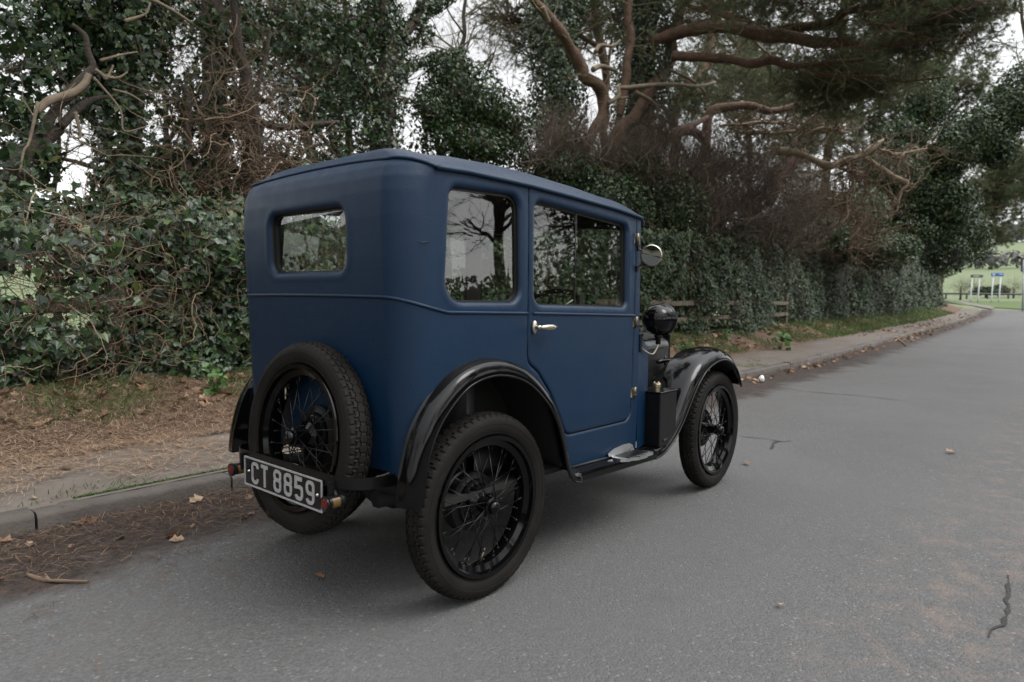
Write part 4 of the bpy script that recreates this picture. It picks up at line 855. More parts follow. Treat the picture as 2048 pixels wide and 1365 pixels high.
Ux = np.where((sj == 1) | (sj == 3), (x_rear(BP[:, 2]) + RC) - arcl, BP[:, 0])
PXZ = np.stack([Ux, BP[:, 2]], -1); PYZ = BP[:, 1:]
QW = crnr([(-.203, 1.057), (.180, 1.057), (.172, 1.447), (-.178, 1.436)], [.075, .055, .05, .035])
DW = crnr([(.263, 1.048), (.932, 1.036), (.928, 1.405), (.264, 1.440)], [.05, .03, .035, .035])
RW = crnr([(-.238, 1.158), (.238, 1.158), (.238, 1.374), (-.238, 1.374)], .045)
ARC = [(0.53, .345), (.462, .397), (.424, .547), (.338, .68), (.21, .79), (.13, .822), (.045, .833), (-.06, .822), (-.15, .785), (-.235, .72), (-.262, .66), (-.268, .50), (-.268, .30), (.53, .30)]
arc_curve = spline(ARC[:12], 60)
ARCP = np.vstack([arc_curve, [(-.268, .30), (.55, .30)]])
DOOR = np.vstack([crnr([(.228, 1.60), (.226, .828), (.285, .793), (.365, .705), (.43, .60), (.478, .513), (.990, .509), (1.012, 1.60)], [0, .05, .10, .10, .06, .06, .05, 0], 9)])
BIG = 1.0
side_any = sideR | sideL
dw = np.full(len(BP), BIG)
dw[side_any] = np.minimum(sdpoly(PXZ[side_any], QW), sdpoly(PXZ[side_any], DW))
dw[isr] = sdpoly(PYZ[isr], RW)
dd_ = np.full(len(BP), BIG); dd_[side_any] = sdpoly(PXZ[side_any], DOOR)
da = np.full(len(BP), BIG); da[side_any] = sdpoly(PXZ[side_any], ARCP)
GAP = 0.0022
VF = np.hstack([BP, BN, dw[:, None], da[:, None], (dd_ - GAP)[:, None], (-dd_ - GAP)[:, None], np.where(sideR, 1, -1)[:, None]])
F0 = [gridF(NZ, NCOL)]
VV, FF = clip(VF, F0, 6); VV, FF = clip(VV, FF, 7)
def recess(d, R):
    t = np.clip(d, 0, R); return R - np.sqrt(np.maximum(R * R - (R - t) ** 2, 0))
def finish(V, F, name, door=False, parent=None):
    V, F = compact(V, F)
    dwin, ddoor = V[:, 6], np.where(V[:, 8] > -GAP, V[:, 8], V[:, 9])
    P = V[:, :3] - nrm(V[:, 3:6]) * (0.85 * recess(dwin, .016) + 0.8 * recess(np.abs(ddoor), .007))[:, None]
    P = P + nrm(V[:, 3:6]) * (0.0012 * np.exp(-((dwin - .024) / .010) ** 2))[:, None]     # padded roll round the openings
    return mesh(name, P - (origin(parent) if parent else 0), F, M['fabric'], parent)
Vb, Fb = clip(VV, FF, 8); body = finish(Vb, Fb, 'body', parent=car)
Vd, Fd = clip(VV, FF, 9)
Vr, Fr = clip(Vd, Fd, 10); door_r = finish(Vr, Fr, 'door', True, car)
Vd2 = Vd.copy(); Vd2[:, 10] *= -1; Vl, Fl = clip(Vd2, Fd, 10); door_l = finish(Vl, Fl, 'door', True, car)
# inner trim shell, 28 mm inside, with the windows cut a little smaller
VI = VF.copy(); VI[:, :3] -= BN * .030
Vt, Ft = clip(VI, F0, 6); Vt, Ft = clip(Vt, Ft, 7); Vt, Ft = compact(Vt, Ft)
mesh('interior_trim', Vt[:, :3], Ft, M['trim'], car)
# reveals and panes
def ring_strip(loop3, nrm3, depth0, depth1, name, m_, parent):
    n = len(loop3); V = np.vstack([loop3 - nrm3 * depth0, loop3 - nrm3 * depth1]); i = np.arange(n); j = (i + 1) % n
    return mesh(name, V - origin(parent), [np.stack([i, j, j + n, i + n], -1)], m_, parent)
def side_pt(x, z, sg, dep=0.0):
    return np.stack([x, sg * (w_half(x, z) - dep), z], -1)
def side_window(poly, sg, parent, divider=None):
    q = np.asarray(poly); c = q.mean(0)
    L = side_pt(q[:, 0], q[:, 1], sg, .012); inn = c + (q - c) * (1 - .009 / np.linalg.norm(q - c, axis=1))[:, None]
    L2 = side_pt(q[:, 0], q[:, 1], sg, .022); L3 = side_pt(inn[:, 0], inn[:, 1], sg, .022); L4 = side_pt(inn[:, 0], inn[:, 1], sg, .033)
    n = len(q); i = np.arange(n); j = (i + 1) % n; V = np.vstack([L, L2, L3, L4])
    F = np.concatenate([np.stack([i + a * n, j + a * n, j + (a + 1) * n, i + (a + 1) * n], -1) for a in range(3)])
    fr = mesh('window_frame', V - origin(parent), [F], M['rubber'], parent, smooth=False)
    def pane(pl, dep):
        p_ = side_pt(pl[:, 0], pl[:, 1], sg, dep); p_[:, 1] = p_[:, 1].mean() + (p_[:, 1] - p_[:, 1].mean())
        return mesh('window_pane', p_ - origin(parent), [np.arange(len(pl))[None]], M['glass'], parent, smooth=False)
    if divider is None: pane(inn, .025)
    else:
        za, zb = inn[:, 1].min(), inn[:, 1].max(); x0, x1 = inn[:, 0].min(), inn[:, 0].max()
        zt = lambda x: np.interp(x, [.264, .928], [1.436, 1.402])
        pane(crnr([(x0, za), (divider + .012, za), (divider + .012, zt(divider) - .004), (x0, zt(x0) - .006)], [.045, 0, 0, .03]), .025)
        pane(crnr([(divider - .012, za), (x1, za), (x1, zt(x1) - .006), (divider - .012, zt(divider) - .004)], [0, .03, .03, 0]), .032)
        b = MB()
        b.box((divider, sg * (w_half(divider, 1.24) - .0285), 1.24), (.008, .006, .372)); b.build('glass_divider', M['rubber'], parent, False)
for sg, dr in ((-1, door_r), (1, door_l)):
    side_window(QW, sg, body)
    side_window(DW, sg, dr, .560)
q = RW; c = q.mean(0); inn = c + (q - c) * (1 - .010 / np.linalg.norm(q - c, axis=1))[:, None]
bowf = lambda y: .010 * (1 - (y / .40) ** 2)
rp = lambda a, dep: np.stack([x_rear(a[:, 1]) - bowf(a[:, 0]) + dep, a[:, 0], a[:, 1]], -1)
n = len(q); i = np.arange(n); j = (i + 1) % n
V = np.vstack([rp(q, .012), rp(q, .024), rp(inn, .024), rp(inn, .036)])
mesh('window_frame', V, [np.concatenate([np.stack([i + a * n, j + a * n, j + (a + 1) * n, i + (a + 1) * n], -1) for a in range(3)])], M['rubber'], body, smooth=False)
mesh('window_pane', rp(inn, .028), [np.arange(n)[None]], M['glass'], body, smooth=False)

# ---- roof
top = body_pos(J, ZT)
k1 = 30
front_y = np.linspace(top[-1, 1], top[0, 1], k1 + 2)[1:-1]
fx = 1.138 - .024 * np.abs(front_y / .53) ** 8
front = np.stack([fx, front_y, 1.424 + .035 * (1 - (front_y / .53) ** 2)], -1)
edge = np.vstack([top, front])
ctr = np.array([.35, 0, 0])
eo = edge.copy(); out2 = nrm((edge - np.c_[np.clip(edge[:, 0], -.1, .85), np.zeros(len(edge)), edge[:, 2]]))
segf = np.concatenate([np.where(seg == 2, .0005, np.where((seg == 1) | (seg == 3), .002, .006)), np.full(len(front), .006)]); eo = edge + out2 * segf[:, None]
sp = np.stack([np.clip(edge[:, 0], -.12, .88), edge[:, 1] * 0.0, np.zeros(len(edge))], -1)
sp[:, 2] = np.interp(sp[:, 0], [-.12, 0, .2, .4, .7, .88], [1.592, 1.606, 1.614, 1.613, 1.598, 1.580])
vs = np.linspace(0, 1, 28) ** 1.3
ease = 1 - (1 - vs) ** 3.6
RV = eo[None, :, :] + (sp - eo)[None] * vs[:, None, None]
RV[:, :, 2] = eo[None, :, 2] + (sp[:, 2] - eo[:, 2])[None] * ease[:, None]
NE = len(edge)
roof = mesh('roof', RV.reshape(-1, 3), [gridF(28, NE, wrap=True)], M['fabric'], car)
mesh('headlining', (RV.reshape(-1, 3) - [0, 0, .022]) * [1, .97, 1], [gridF(28, NE, wrap=True)], M['trim'], car)
b = MB()
i0 = NS - 1
drip = np.vstack([eo[:i0 + 1][::-1], front[::-1] + [.006, 0, 0]])   # right edge from the rear forward, round the peak
dl = eo[NS + 2 * NC + NR:]
loop = np.vstack([eo[:i0 + 1][::-1][::6], (front[::-1] + [.008, 0, -.002])[::2], eo[NS + 2 * NC + NR:NS * 2 + 2 * NC + NR][::-1][::6]])
b.tube(loop, .0085, 10)
b.build('drip_moulding', M['fabric'], roof)
b = MB(); b.tube(np.vstack([eo[i0 - 1:NS + NC], eo[NS + NC:NS + NC + NR:4], eo[NS + NC + NR:NS + 2 * NC + NR + 2]]) + [0, 0, .003], .0062, 8)
b.build('roof_piping', M['fabric'], roof)
# peak lip over the windscreen
lip = np.vstack([front + [.012, 0, -.002]]); low = front + [-.050, 0, -.036]
lv = np.vstack([lip, (lip + low) / 2 + [.006, 0, 0], low]); 
mesh('sun_peak', lv, [gridF(3, len(lip))], M['fabric'], roof)
# ---- belt beading
def bead(cols, zf, name, parent, sg=None):
    pts = body_pos(cols, zf); b_ = MB(); b_.tube(pts, .0062, 8); b_.build(name, M['fabric'], parent)
def belt_z(j):
    s, p = seg[j], par[j]; p_ = np.where(s >= 2.5, 1 - p, p)
    x = XF - p_ * (XF + .26); sidez = np.interp(x, [-.262, -.2, .22, 1.05], [1.037, 1.024, 1.016, .995])
    cz = 1.037 + .036 * np.sin(np.clip(p_, 0, 1) * PI / 2) ** 1.2
    return np.where((s == 0) | (s == 4), sidez, np.where((s == 1) | (s == 3), cz, 1.073 + .003 * (1 - (2 * p - 1) ** 2)))
xcol = np.where(seg == 0, XF - par * SL, -9)
ja = J[(seg == 0) & (xcol < .218)].min()
jb = J[(seg == 4)]; xl = XF - (1 - par[jb]) * SL; jlast = jb[xl < .218].max()
cols = np.arange(ja, jlast + 1)[::2]; bead(cols, belt_z(cols), 'belt_beading', body)
jd = J[(seg == 0) & (xcol > .236) & (xcol < 1.006)][::4]; bead(jd, belt_z(jd), 'belt_beading', door_r)
jd = jb[(xl > .236) & (xl < 1.006)][::4]; bead(jd, belt_z(jd), 'belt_beading', door_l)
# small scuff beside the quarter window
b = MB(); b.tube([at(838, 484, 1, -.5315), at(848, 485, 1, -.5318), at(858, 484, 1, -.5318)], .0016, 5); b.build('scuff_mark', M['rubber'], body)

# ---- doors: handle and hinges
def handle(sg, parent):
    y = sg * .533; b = MB()
    V = []; 
    prof = [(0, .012), (.006, .012), (.0115, .009), (.013, .003), (.013, 0)]
    bb = MB(); bb.lathe(prof, axis='y', n=24)
    P = np.concatenate(bb.V); P[:, 2] *= 2.05; P[:, 1] *= sg
    b.add(P + [.256, y, .963], bb.F)
    b.tube([(.256, y + sg * .010, .963), (.256, y + sg * .034, .963)], [.0085, .0075], 12)
    b.tube([(.250, y + sg * .036, .9635), (.262, y + sg * .039, .963), (.285, y + sg * .040, .963), (.315, y + sg * .041, .962), (.338, y + sg * .040, .9615), (.344, y + sg * .039, .961)], [.004, .0085, .0115, .0125, .010, .004], 12)
    for dz in (-.02, .02): b.tube([(.256, y + sg * .006, .963 + dz), (.256, y + sg * .009, .963 + dz)], .0026, 8)
    b.build('door_handle', M['nickel'], parent)
def hinge(z, sg, parent):
    b = MB(); y = sg * (.526 if z < 1.2 else .524)
    b.tube([(1.013, y + sg * .006, z - .026), (1.013, y + sg * .006, z + .026)], .0075, 10)
    b.box((1.001, y + sg * .001, z), (.020, .010, .048), bev=.002); b.box((1.025, y + sg * .001, z), (.020, .010, .048), bev=.002)
    for k in (-.009, .009): b.tube([(1.013, y + sg * .006, z + k - .001), (1.013, y + sg * .006, z + k + .001)], .009, 10)
    b.build('hinge', M['dullnickel'], parent)
for sg, dr in ((-1, door_r), (1, door_l)):
    handle(sg, dr)
    for z in (.635, .965, 1.349): hinge(z, sg, dr)

# ---- scuttle, windscreen, bonnet, radiator
b = MB()
def section(wd, ztop, zb, n=33, pw=3.2, shoulder=.10):
    t = np.linspace(0, 1, n); y = []; z = []
    a = np.linspace(0, PI, n)
    yy = wd * np.sign(np.cos(a)) * np.abs(np.cos(a)) ** (2 / pw); zz_ = ztop - shoulder + shoulder * np.abs(np.sin(a)) ** (2 / pw)
    P = [(wd, zb)] + list(zip(yy, zz_)) + [(-wd, zb)]
    return np.array(P)
secs = [(1.052, .526, 1.00, .36, .12), (1.09, .519, .975, .36, .12), (1.14, .509, .945, .36, .12), (1.195, .498, .905, .36, .11)]
V = np.array([[(x, y, z) for y, z in section(wd, zt_, zb, shoulder=sh)] for x, wd, zt_, zb, sh in secs])
mesh('scuttle', V.reshape(-1, 3), [gridF(V.shape[0], V.shape[1])], M['fabric'], car, auto=50)
b.add(np.array([(1.196, y, z) for y, z in section(.498, .905, .36, shoulder=.11)]), np.arange(35)[None]); b.build('bulkhead', M['satin'], car, False)
secs = [(1.198, .325, .890, .42, .075), (1.40, .305, .885, .42, .075), (1.62, .284, .878, .42, .075), (1.85, .262, .870, .42, .075)]
V = np.array([[(x, y, z) for y, z in section(wd, zt_, zb, shoulder=sh, pw=2.6)] for x, wd, zt_, zb, sh in secs])
bon = mesh('bonnet', V.reshape(-1, 3), [gridF(V.shape[0], V.shape[1])], M['bonnet'], car, auto=50)
b = MB()
for sg in (-1, 1):
    b.tube([(1.20, sg * .327, .80), (1.50, sg * .2975, .797), (1.85, sg * .264, .793)], .0065, 8)   # side hinge roll
b.tube([(1.20, 0, .893), (1.845, 0, .873)], .006, 8)
b.build('bonnet_hinge', M['black'], bon)
for sg in (-1, 1):
    yb = lambda x_: sg * (.325 - (x_ - 1.198) * .0966)
    b = MB(); hx = 1.725
    b.tube([(hx, yb(hx), .722), (hx, yb(hx) + sg * .030, .722)], .009, 10)
    b.tube([(hx - .085, yb(hx) + sg * .034, .719), (hx - .04, yb(hx) + sg * .034, .722), (hx + .04, yb(hx) + sg * .030, .720), (hx + .10, yb(hx) + sg * .026, .724), (hx + .15, yb(hx) + sg * .02, .722)], [.010, .013, .013, .011, .007], 10)
    b.tube([(hx, yb(hx) + sg * .034, .695), (hx, yb(hx) + sg * .034, .75)], [.006, .006], 8)
    b.build('bonnet_handle', M['black'], bon)
    for x0, dr_ in ((1.675, 1), (1.795, -1)):
        y = yb(1.73) + sg * .016; b = MB()
        b.tube(spline([(x0 - .052 * dr_, y, .585), (x0 - .055 * dr_, y, .612), (x0 - .035 * dr_, y, .632), (x0, y, .630), (x0 + .022 * dr_, y, .605), (x0 + .026 * dr_, y, .52), (x0 + .026 * dr_, y, .45)], 20), .0078, 8)
        b.build('bonnet_clip', M['black'], bon)
b = MB(); b.box((1.885, 0, .645), (.075, .50, .50), bev=.03); b.tube([(1.885, 0, .89), (1.885, 0, .925)], [.03, .026], 16); b.build('radiator', M['black'], car, auto=40)
b = MB()
for sg in (-1, 1): b.tube([(1.05, sg * .510, .98), (1.045, sg * .508, 1.44)], .014, 8)
b.tube([(1.05, -.497, .99), (1.05, .497, .99)], .012, 8); b.tube([(1.045, -.508, 1.43), (1.045, .508, 1.43)], .014, 8)
ws = b.build('windscreen_frame', M['satin'], car)
mesh('window_pane', np.array([(1.048, -.50, .99), (1.048, .50, .99), (1.043, .50, 1.42), (1.043, -.50, 1.42)]), [np.array([[0, 1, 2, 3]])], M['glass'], ws, False)

# ---- interior
b = MB(); b.box((.02, 0, .62), (.12, .86, .50), bev=.04); b.box((.16, 0, .46), (.40, .86, .14), bev=.04); b.build('rear_seat', M['seat'], car, auto=50)
for sg in (-1, 1):
    b = MB(); b.box((.42, sg * .23, .72), (.09, .40, .50), R=np.array(Matrix.Rotation(math.radians(-8), 3, 'Y')), bev=.035); b.box((.60, sg * .23, .47), (.40, .40, .11), bev=.03)
    b.build('front_seat', M['seat'], car, auto=50)
b = MB(); b.box((.45, 0, .37), (1.25, 1.0, .02)); b.build('floor_pan', M['dirt'], car, False)
b = MB(); b.box((1.02, 0, .93), (.04, .96, .12), bev=.015); b.build('dashboard', M['trim'], car, False)
SWC = np.array([.66, -.235, 1.002]); ax_ = nrm(np.array([-.55, 0, .83])); e1 = np.array([0, 1, 0.]); e2 = np.cross(ax_, e1)
t = np.linspace(0, 2 * PI, 49); cpts = SWC + .190 * (np.cos(t)[:, None] * e1 + np.sin(t)[:, None] * e2)
b = MB(); b.tube(cpts, .0125, 10, cap=False); swo = b.build('steering_wheel', M['satin'], car)
b = MB()
for k in range(4):
    a = PI / 4 + k * PI / 2; b.tube([SWC - ax_ * .03, SWC + .185 * (math.cos(a) * e1 + math.sin(a) * e2)], .0055, 6)
b.tube([SWC - ax_ * .03, SWC - ax_ * .5], .014, 8); b.tube([SWC + ax_ * .012, SWC - ax_ * .05], .03, 14)
b.build('steering_column', M['nickel'], swo)
b = MB(); b.tube([(.80, -.05, .45), (.72, -.03, .72)], .007, 6); b.tube([(.72, -.03, .71), (.72, -.03, .745)], .018, 10); b.build('gear_lever', M['satin'], car)

# ---- chassis, axles
b = MB()
for sg in (-1, 1): b.tube([(-.28, sg * .26, .36), (.2, sg * .28, .34), (1.3, sg * .22, .34), (1.95, sg * .17, .36)], .032, 6)
b.tube([(0, -.44, .333), (0, -.1, .333)], .036, 10); b.tube([(0, .44, .333), (0, .1, .333)], .036, 10)
b.lathe([(.0, -.14), (.07, -.12), (.115, -.05), (.115, .05), (.07, .12), (0, .14)], (0, 0, .333), 'y', 20)
b.tube([(1.905, -.47, .333), (1.905, -.3, .30), (1.905, 0, .285), (1.905, .3, .30), (1.905, .47, .333)], .02, 8)
b.tube([(.1, 0, .33), (1.0, 0, .36)], .03, 8)
for sg in (-1, 1): b.tube([(-.42, sg * .30, .47), (-.15, sg * .30, .36), (.05, sg * .36, .30)], .017, 6)
b.tube([(.9, .2, .24), (-.42, .22, .24)], .02, 8)
b.build('chassis', M['dirt'], car)
b = MB(); b.box((-.15, 0, .50), (.10, .80, .10), bev=.03); b.build('rear_valance', M['dirt'], car, False)

# ---- wings
def sweep(path, prof_fn, name, m_, parent, normal=None, auto=None):
    """path (n,2) in x,z; prof_fn(i,t)-> list of (y, offset along path normal)"""
    p = np.asarray(path); n_ = len(p); T = nrm(np.gradient(p, axis=0)); N = np.stack([-T[:, 1], T[:, 0]], -1)
    rows_ = []
    for i_ in range(n_):
        pr = np.asarray(prof_fn(i_ / (n_ - 1)))
        rows_.append(np.stack([p[i_, 0] + N[i_, 0] * pr[:, 1], pr[:, 0], p[i_, 1] + N[i_, 1] * pr[:, 1]], -1))
    V_ = np.array(rows_)
    return V_
def wing_mesh(V_, name, parent, m_=None):
    nr_, nc_ = V_.shape[:2]
    o = mesh(name, V_.reshape(-1, 3), [gridF(nr_, nc_)], m_ or M['black'], parent)
    md = o.modifiers.new('thick', 'SOLIDIFY'); md.thickness = .003; md.offset = -1
    return o
RW_PATH = spline([(.505, .373), (.464, .384), (.436, .425), (.412, .50), (.365, .615), (.285, .722), (.160, .812), (0, .850), (-.150, .826), (-.262, .750), (-.340, .652), (-.380, .535), (-.394, .455), (-.396, .422)], 90)
def rear_prof(sg):
    def f(t):
        flare = np.clip((t - .50) / .30, 0, 1); flare = flare * flare * (3 - 2 * flare)
        yi = .523 - .072 * flare; yo = .588 + .012 * flare
        # inner edge lip, domed top, rolled outer edge
        k = np.array([0, .02, .25, .5, .72, .86, .94, .985, 1.0, 1.0])
        h = np.array([.012, .010, .008, .007, .003, -.006, -.015, -.027, -.040, -.046])
        fade = 1.0
        return np.stack([sg * (yi + (yo - yi) * k), h * np.where(h < 0, fade, 1)], -1)
    return f
for sg in (-1, 1):
    V_ = sweep(RW_PATH[::-1], rear_prof(sg), '', None, None)
    wo = wing_mesh(V_[:, ::-1] if sg < 0 else V_, 'rear_wing', car)
    # bead along the body side and the edge wire
    b = MB(); b.tube(np.stack([RW_PATH[4:60, 0], np.full(56, sg * .531), RW_PATH[4:60, 1]], -1) + 0, .0055, 8); b.build('wing_piping', M['satin'], wo)
    k_ = np.where(V_[:, 0, 0] < -.262)[0]; in_ = V_[k_, 0]; to_ = np.stack([np.full(len(k_), -.266), np.full(len(k_), sg * .49), np.minimum(in_[:, 2], .74)], -1)
    mesh('inner_panel', np.vstack([in_, to_]), [gridF(2, len(k_))], M['black'], wo)
    b = MB(); b.tube(V_[:, -1], .0045, 8); b.build('wing_bead', M['black'], wo)
    # wheel well behind
    pts = RW_PATH[RW_PATH[:, 0] > -.262]; a_ = np.stack([pts[:, 0], np.full(len(pts), sg * .526), pts[:, 1]], -1); c_ = a_.copy(); c_[:, 1] = sg * .30
    mesh('wheel_well', np.vstack([a_, c_]), [gridF(2, len(pts))], M['dirt'], wo)
    wp = c_; mesh('wheel_well', wp, [np.arange(len(wp))[None]], M['dirt'], wo, False)
FW_PATH = spline([(1.115, .352), (1.19, .362), (1.27, .402), (1.36, .478), (1.45, .585), (1.54, .675), (1.65, .745), (1.80, .785), (1.92, .785), (2.03, .750), (2.10, .695), (2.145, .62), (2.16, .57)], 90)
def front_prof(sg):
    def f(t):
        yi = np.interp(t, [0, .12, .3, .5, .75, 1], [.50, .47, .42, .385, .375, .40]); yo = .592
        k = np.array([0, .03, .2, .4, .6, .74, .85, .93, .98, 1.0])
        dome = np.interp(t, [0, .15, .35, .8, 1], [.0, .004, .012, .016, .010]); roll = np.interp(t, [0, .1, .3, .85, 1], [.040, .042, .052, .052, .03])
        h = np.array([-.012, 0, .6, 1.0, .85, .45, -.05, -.38, -.72, -1.0])
        h = np.where(h > 0, h * dome, h * np.where(np.arange(10) < 2, .3, 1) * roll)
        return np.stack([sg * (yi + (yo - yi) * k), h], -1)
    return f
for sg in (-1, 1):
    V_ = sweep(FW_PATH, front_prof(sg), '', None, None)
    wo = wing_mesh(V_ if sg < 0 else V_[:, ::-1], 'front_wing', car)
    b = MB(); b.tube(V_[:, -1], .0045, 8); b.build('wing_bead', M['black'], wo)
    b = MB(); bp_ = V_[66, 7]; b.tube([bp_ + [0, -sg * .004, 0], bp_ + [0, sg * .005, 0]], .008, 10); b.build('bolt', M['black'], wo)
    # inner valance from wing to bonnet
    inn_ = V_[14:60:3, 0]; c_ = inn_.copy(); c_[:, 1] = sg * .27; c_[:, 2] = np.maximum(.44, inn_[:, 2] * .55 + .20)
    mesh('wing_valance', np.vstack([inn_, c_]), [gridF(2, len(inn_))], M['satin'], wo)
    # running board
    b = MB()
    pr = [(.50, .372), (.575, .370), (.590, .366), (.594, .358), (.594, .330), (.590, .326)]
    xs_ = np.array([.470, .50, .60, .8, 1.0, 1.09, 1.125])
    Vb_ = np.array([[(x, sg * y, z - .0) for y, z in pr] for x in xs_])
    Vb_[:, :, 2] += np.interp(xs_, [.47, 1.125], [.000, -.018])[:, None]
    b.add(Vb_.reshape(-1, 3), gridF(len(xs_), len(pr))); rb = b.build('running_board', M['black'], car, auto=40)
    b = MB()
    for yy_ in (.527, .536): b.tube([(.49, sg * yy_, .3745), (1.14, sg * yy_, .3555)], .0028, 6)
    b.build('board_strip', M['satin'], rb)
    # aluminium step plate with upturned kick flap
    b = MB(); x0, x1, zt_ = .795, 1.010, .3735
    def zst(x): return .3735 - (x - .47) * .0275 + .006
    top_ = [(x0 + .02, .532), (x1 - .01, .532), (x1 + .045, .612), (x1 + .030, .622), (x1 - .02, .622), (x1 - .045, .634), (x0 + .085, .634), (x0 + .06, .622), (x0 + .03, .622), (x0 - .005, .600), (x0 - .005, .56)]
    tp = np.array([(x, sg * y, zst(x)) for x, y in top_]); bt = tp - [0, 0, .014]; n_ = len(tp); i_ = np.arange(n_); j_ = (i_ + 1) % n_
    b.add(np.vstack([tp, bt]), [np.arange(n_)[None], np.arange(n_, 2 * n_)[::-1][None], np.stack([i_, j_, j_ + n_, i_ + n_], -1)])
    fl = np.array([(x0 - .005, .534, .006), (x0 + .0, .531, .014), (x0 + .05, .530, .028), (x0 + .12, .530, .036), (x1 - .035, .530, .035), (x1 - .01, .531, .026), (x1, .534, .004)])
    fo = np.array([(x, sg * y, zst(x) + h) for x, y, h in fl]); fb = np.array([(x, sg * .536, zst(x)) for x, y, h in fl])
    b.add(np.vstack([fo, fb, fo + [0, sg * .004, 0], fb + [0, sg * .004, 0]]), [gridF(2, 7), gridF(2, 7) + 14, np.array([[a, a + 1, a + 15, a + 14] for a in range(6)])])
    b.build('step_plate', M['alu'], rb, False)
    b = MB()
    for k in range(11):
        y_ = .546 + k * .0065; b.box((x0 + .105 + (k * .002), sg * y_, zst(x0 + .1) + .0015), (.175, .0032, .003))
    b.build('step_tread', M['satin'], rb, False)
# ---- battery box with filler
b = MB(); b.box((1.248, -.522, .488), (.168, .128, .262), bev=.004); bx = b.build('battery_box', M['satin'], car, False)
b = MB(); b.box((1.248, -.522, .6215), (.174, .133, .008), bev=.002); b.build('box_lid', M['black'], bx, False)
b = MB(); b.lathe([(0, .040), (.016, .040), (.0195, .036), (.0195, .021), (.015, .019), (.015, 0)], (1.195, -.548, .625), 'z', 20)
for k in range(3):
    a = k * 2.09; b.box((1.195 + .013 * math.cos(a), -.548 + .013 * math.sin(a), .667), (.010, .010, .007), bev=.002)
b.build('filler_cap', M['brass'], bx, auto=40)
b = MB(); b.box((1.25, -.560, .365), (.15, .05, .012)); b.tube([(1.20, -.585, .385), (1.25, -.58, .39), (1.30, -.57, .40)], .006, 6); b.build('box_bracket', M['satin'], bx, False)
# ---- headlamps on the scuttle
for sg in (-1, 1):
    L = np.array([1.285, sg * .50, .972]); b = MB()
    b.lathe([(0, -.088), (.018, -.087), (.042, -.078), (.062, -.058), (.073, -.032), (.0765, -.005), (.0765, .022), (.0815, .024), (.0835, .032), (.0815, .040), (.074, .046)], L, 'x', 40)
    hl = b.build('headlamp', M['black'], car)
    b = MB(); b.lathe([(.074, .046), (.05, .060), (0, .068)], L, 'x', 32); b.build('lamp_lens', M['glass'], hl)
    b = MB(); b.lathe([(.073, .040), (.05, 0), (0, -.03)], L, 'x', 24); b.build('reflector', M['nickel'], hl)
    b = MB(); b.lathe([(.012, .018), (.020, .014), (.022, .006), (.017, 0), (.013, -.004), (.013, -.030), (.009, -.034), (0, -.034)], L + [0, 0, -.092], 'z', 16)
    b.tube([L + [0, 0, -.098], (1.20, sg * .492, .874), (1.16, sg * .490, .872)], .0065, 6); b.build('lamp_mount', M['satin'], hl)
    b = MB(); b.tube(spline([L + [.005, 0, -.118], (1.26, sg * .51, .835), (1.19, sg * .523, .805), (1.11, sg * .526, .825), (1.067, sg * .530, .845)], 16), .0036, 6); b.build('lamp_cable', M['cable'], hl)
    b = MB(); b.box((1.066, sg * .527, .865), (.022, .012, .085), bev=.003); b.tube([(1.066, sg * .527, .905), (1.066, sg * .540, .905)], .006, 8); b.build('lamp_bracket', M['satin'], hl, False)
# ---- round mirror
mc = np.array([1.045, -.585, 1.274]); mN = nrm(np.array([-1.82, -.80, -.15])); Q = Vector(mN).to_track_quat('Z', 'Y').to_matrix()
b = MB(); b.lathe([(.045, -.004), (.048, -.002), (.050, .004), (.048, .009), (.045, .010)], mc, 'z', 40, R=np.array(Q)); 
mf = b.build('wing_mirror', M['nickel'], car)
b = MB(); b.lathe([(.0455, .006), (.025, .0065), (0, .0068)], mc, 'z', 40, R=np.array(Q)); b.build('mirror_glass', M['mirror'], mf)
b = MB(); b.lathe([(.0485, .002), (.042, -.012), (0, -.018)], mc, 'z', 40, R=np.array(Q))
b.tube([mc - mN * .014, (1.022, -.526, 1.305)], .0042, 6); b.tube([mc - mN * .014, (1.017, -.526, 1.215)], .0042, 6)
b.box((1.020, -.528, 1.308), (.014, .012, .026)); b.box((1.015, -.528, 1.212), (.014, .012, .026)); b.build('mirror_arm', M['satin'], mf, False)

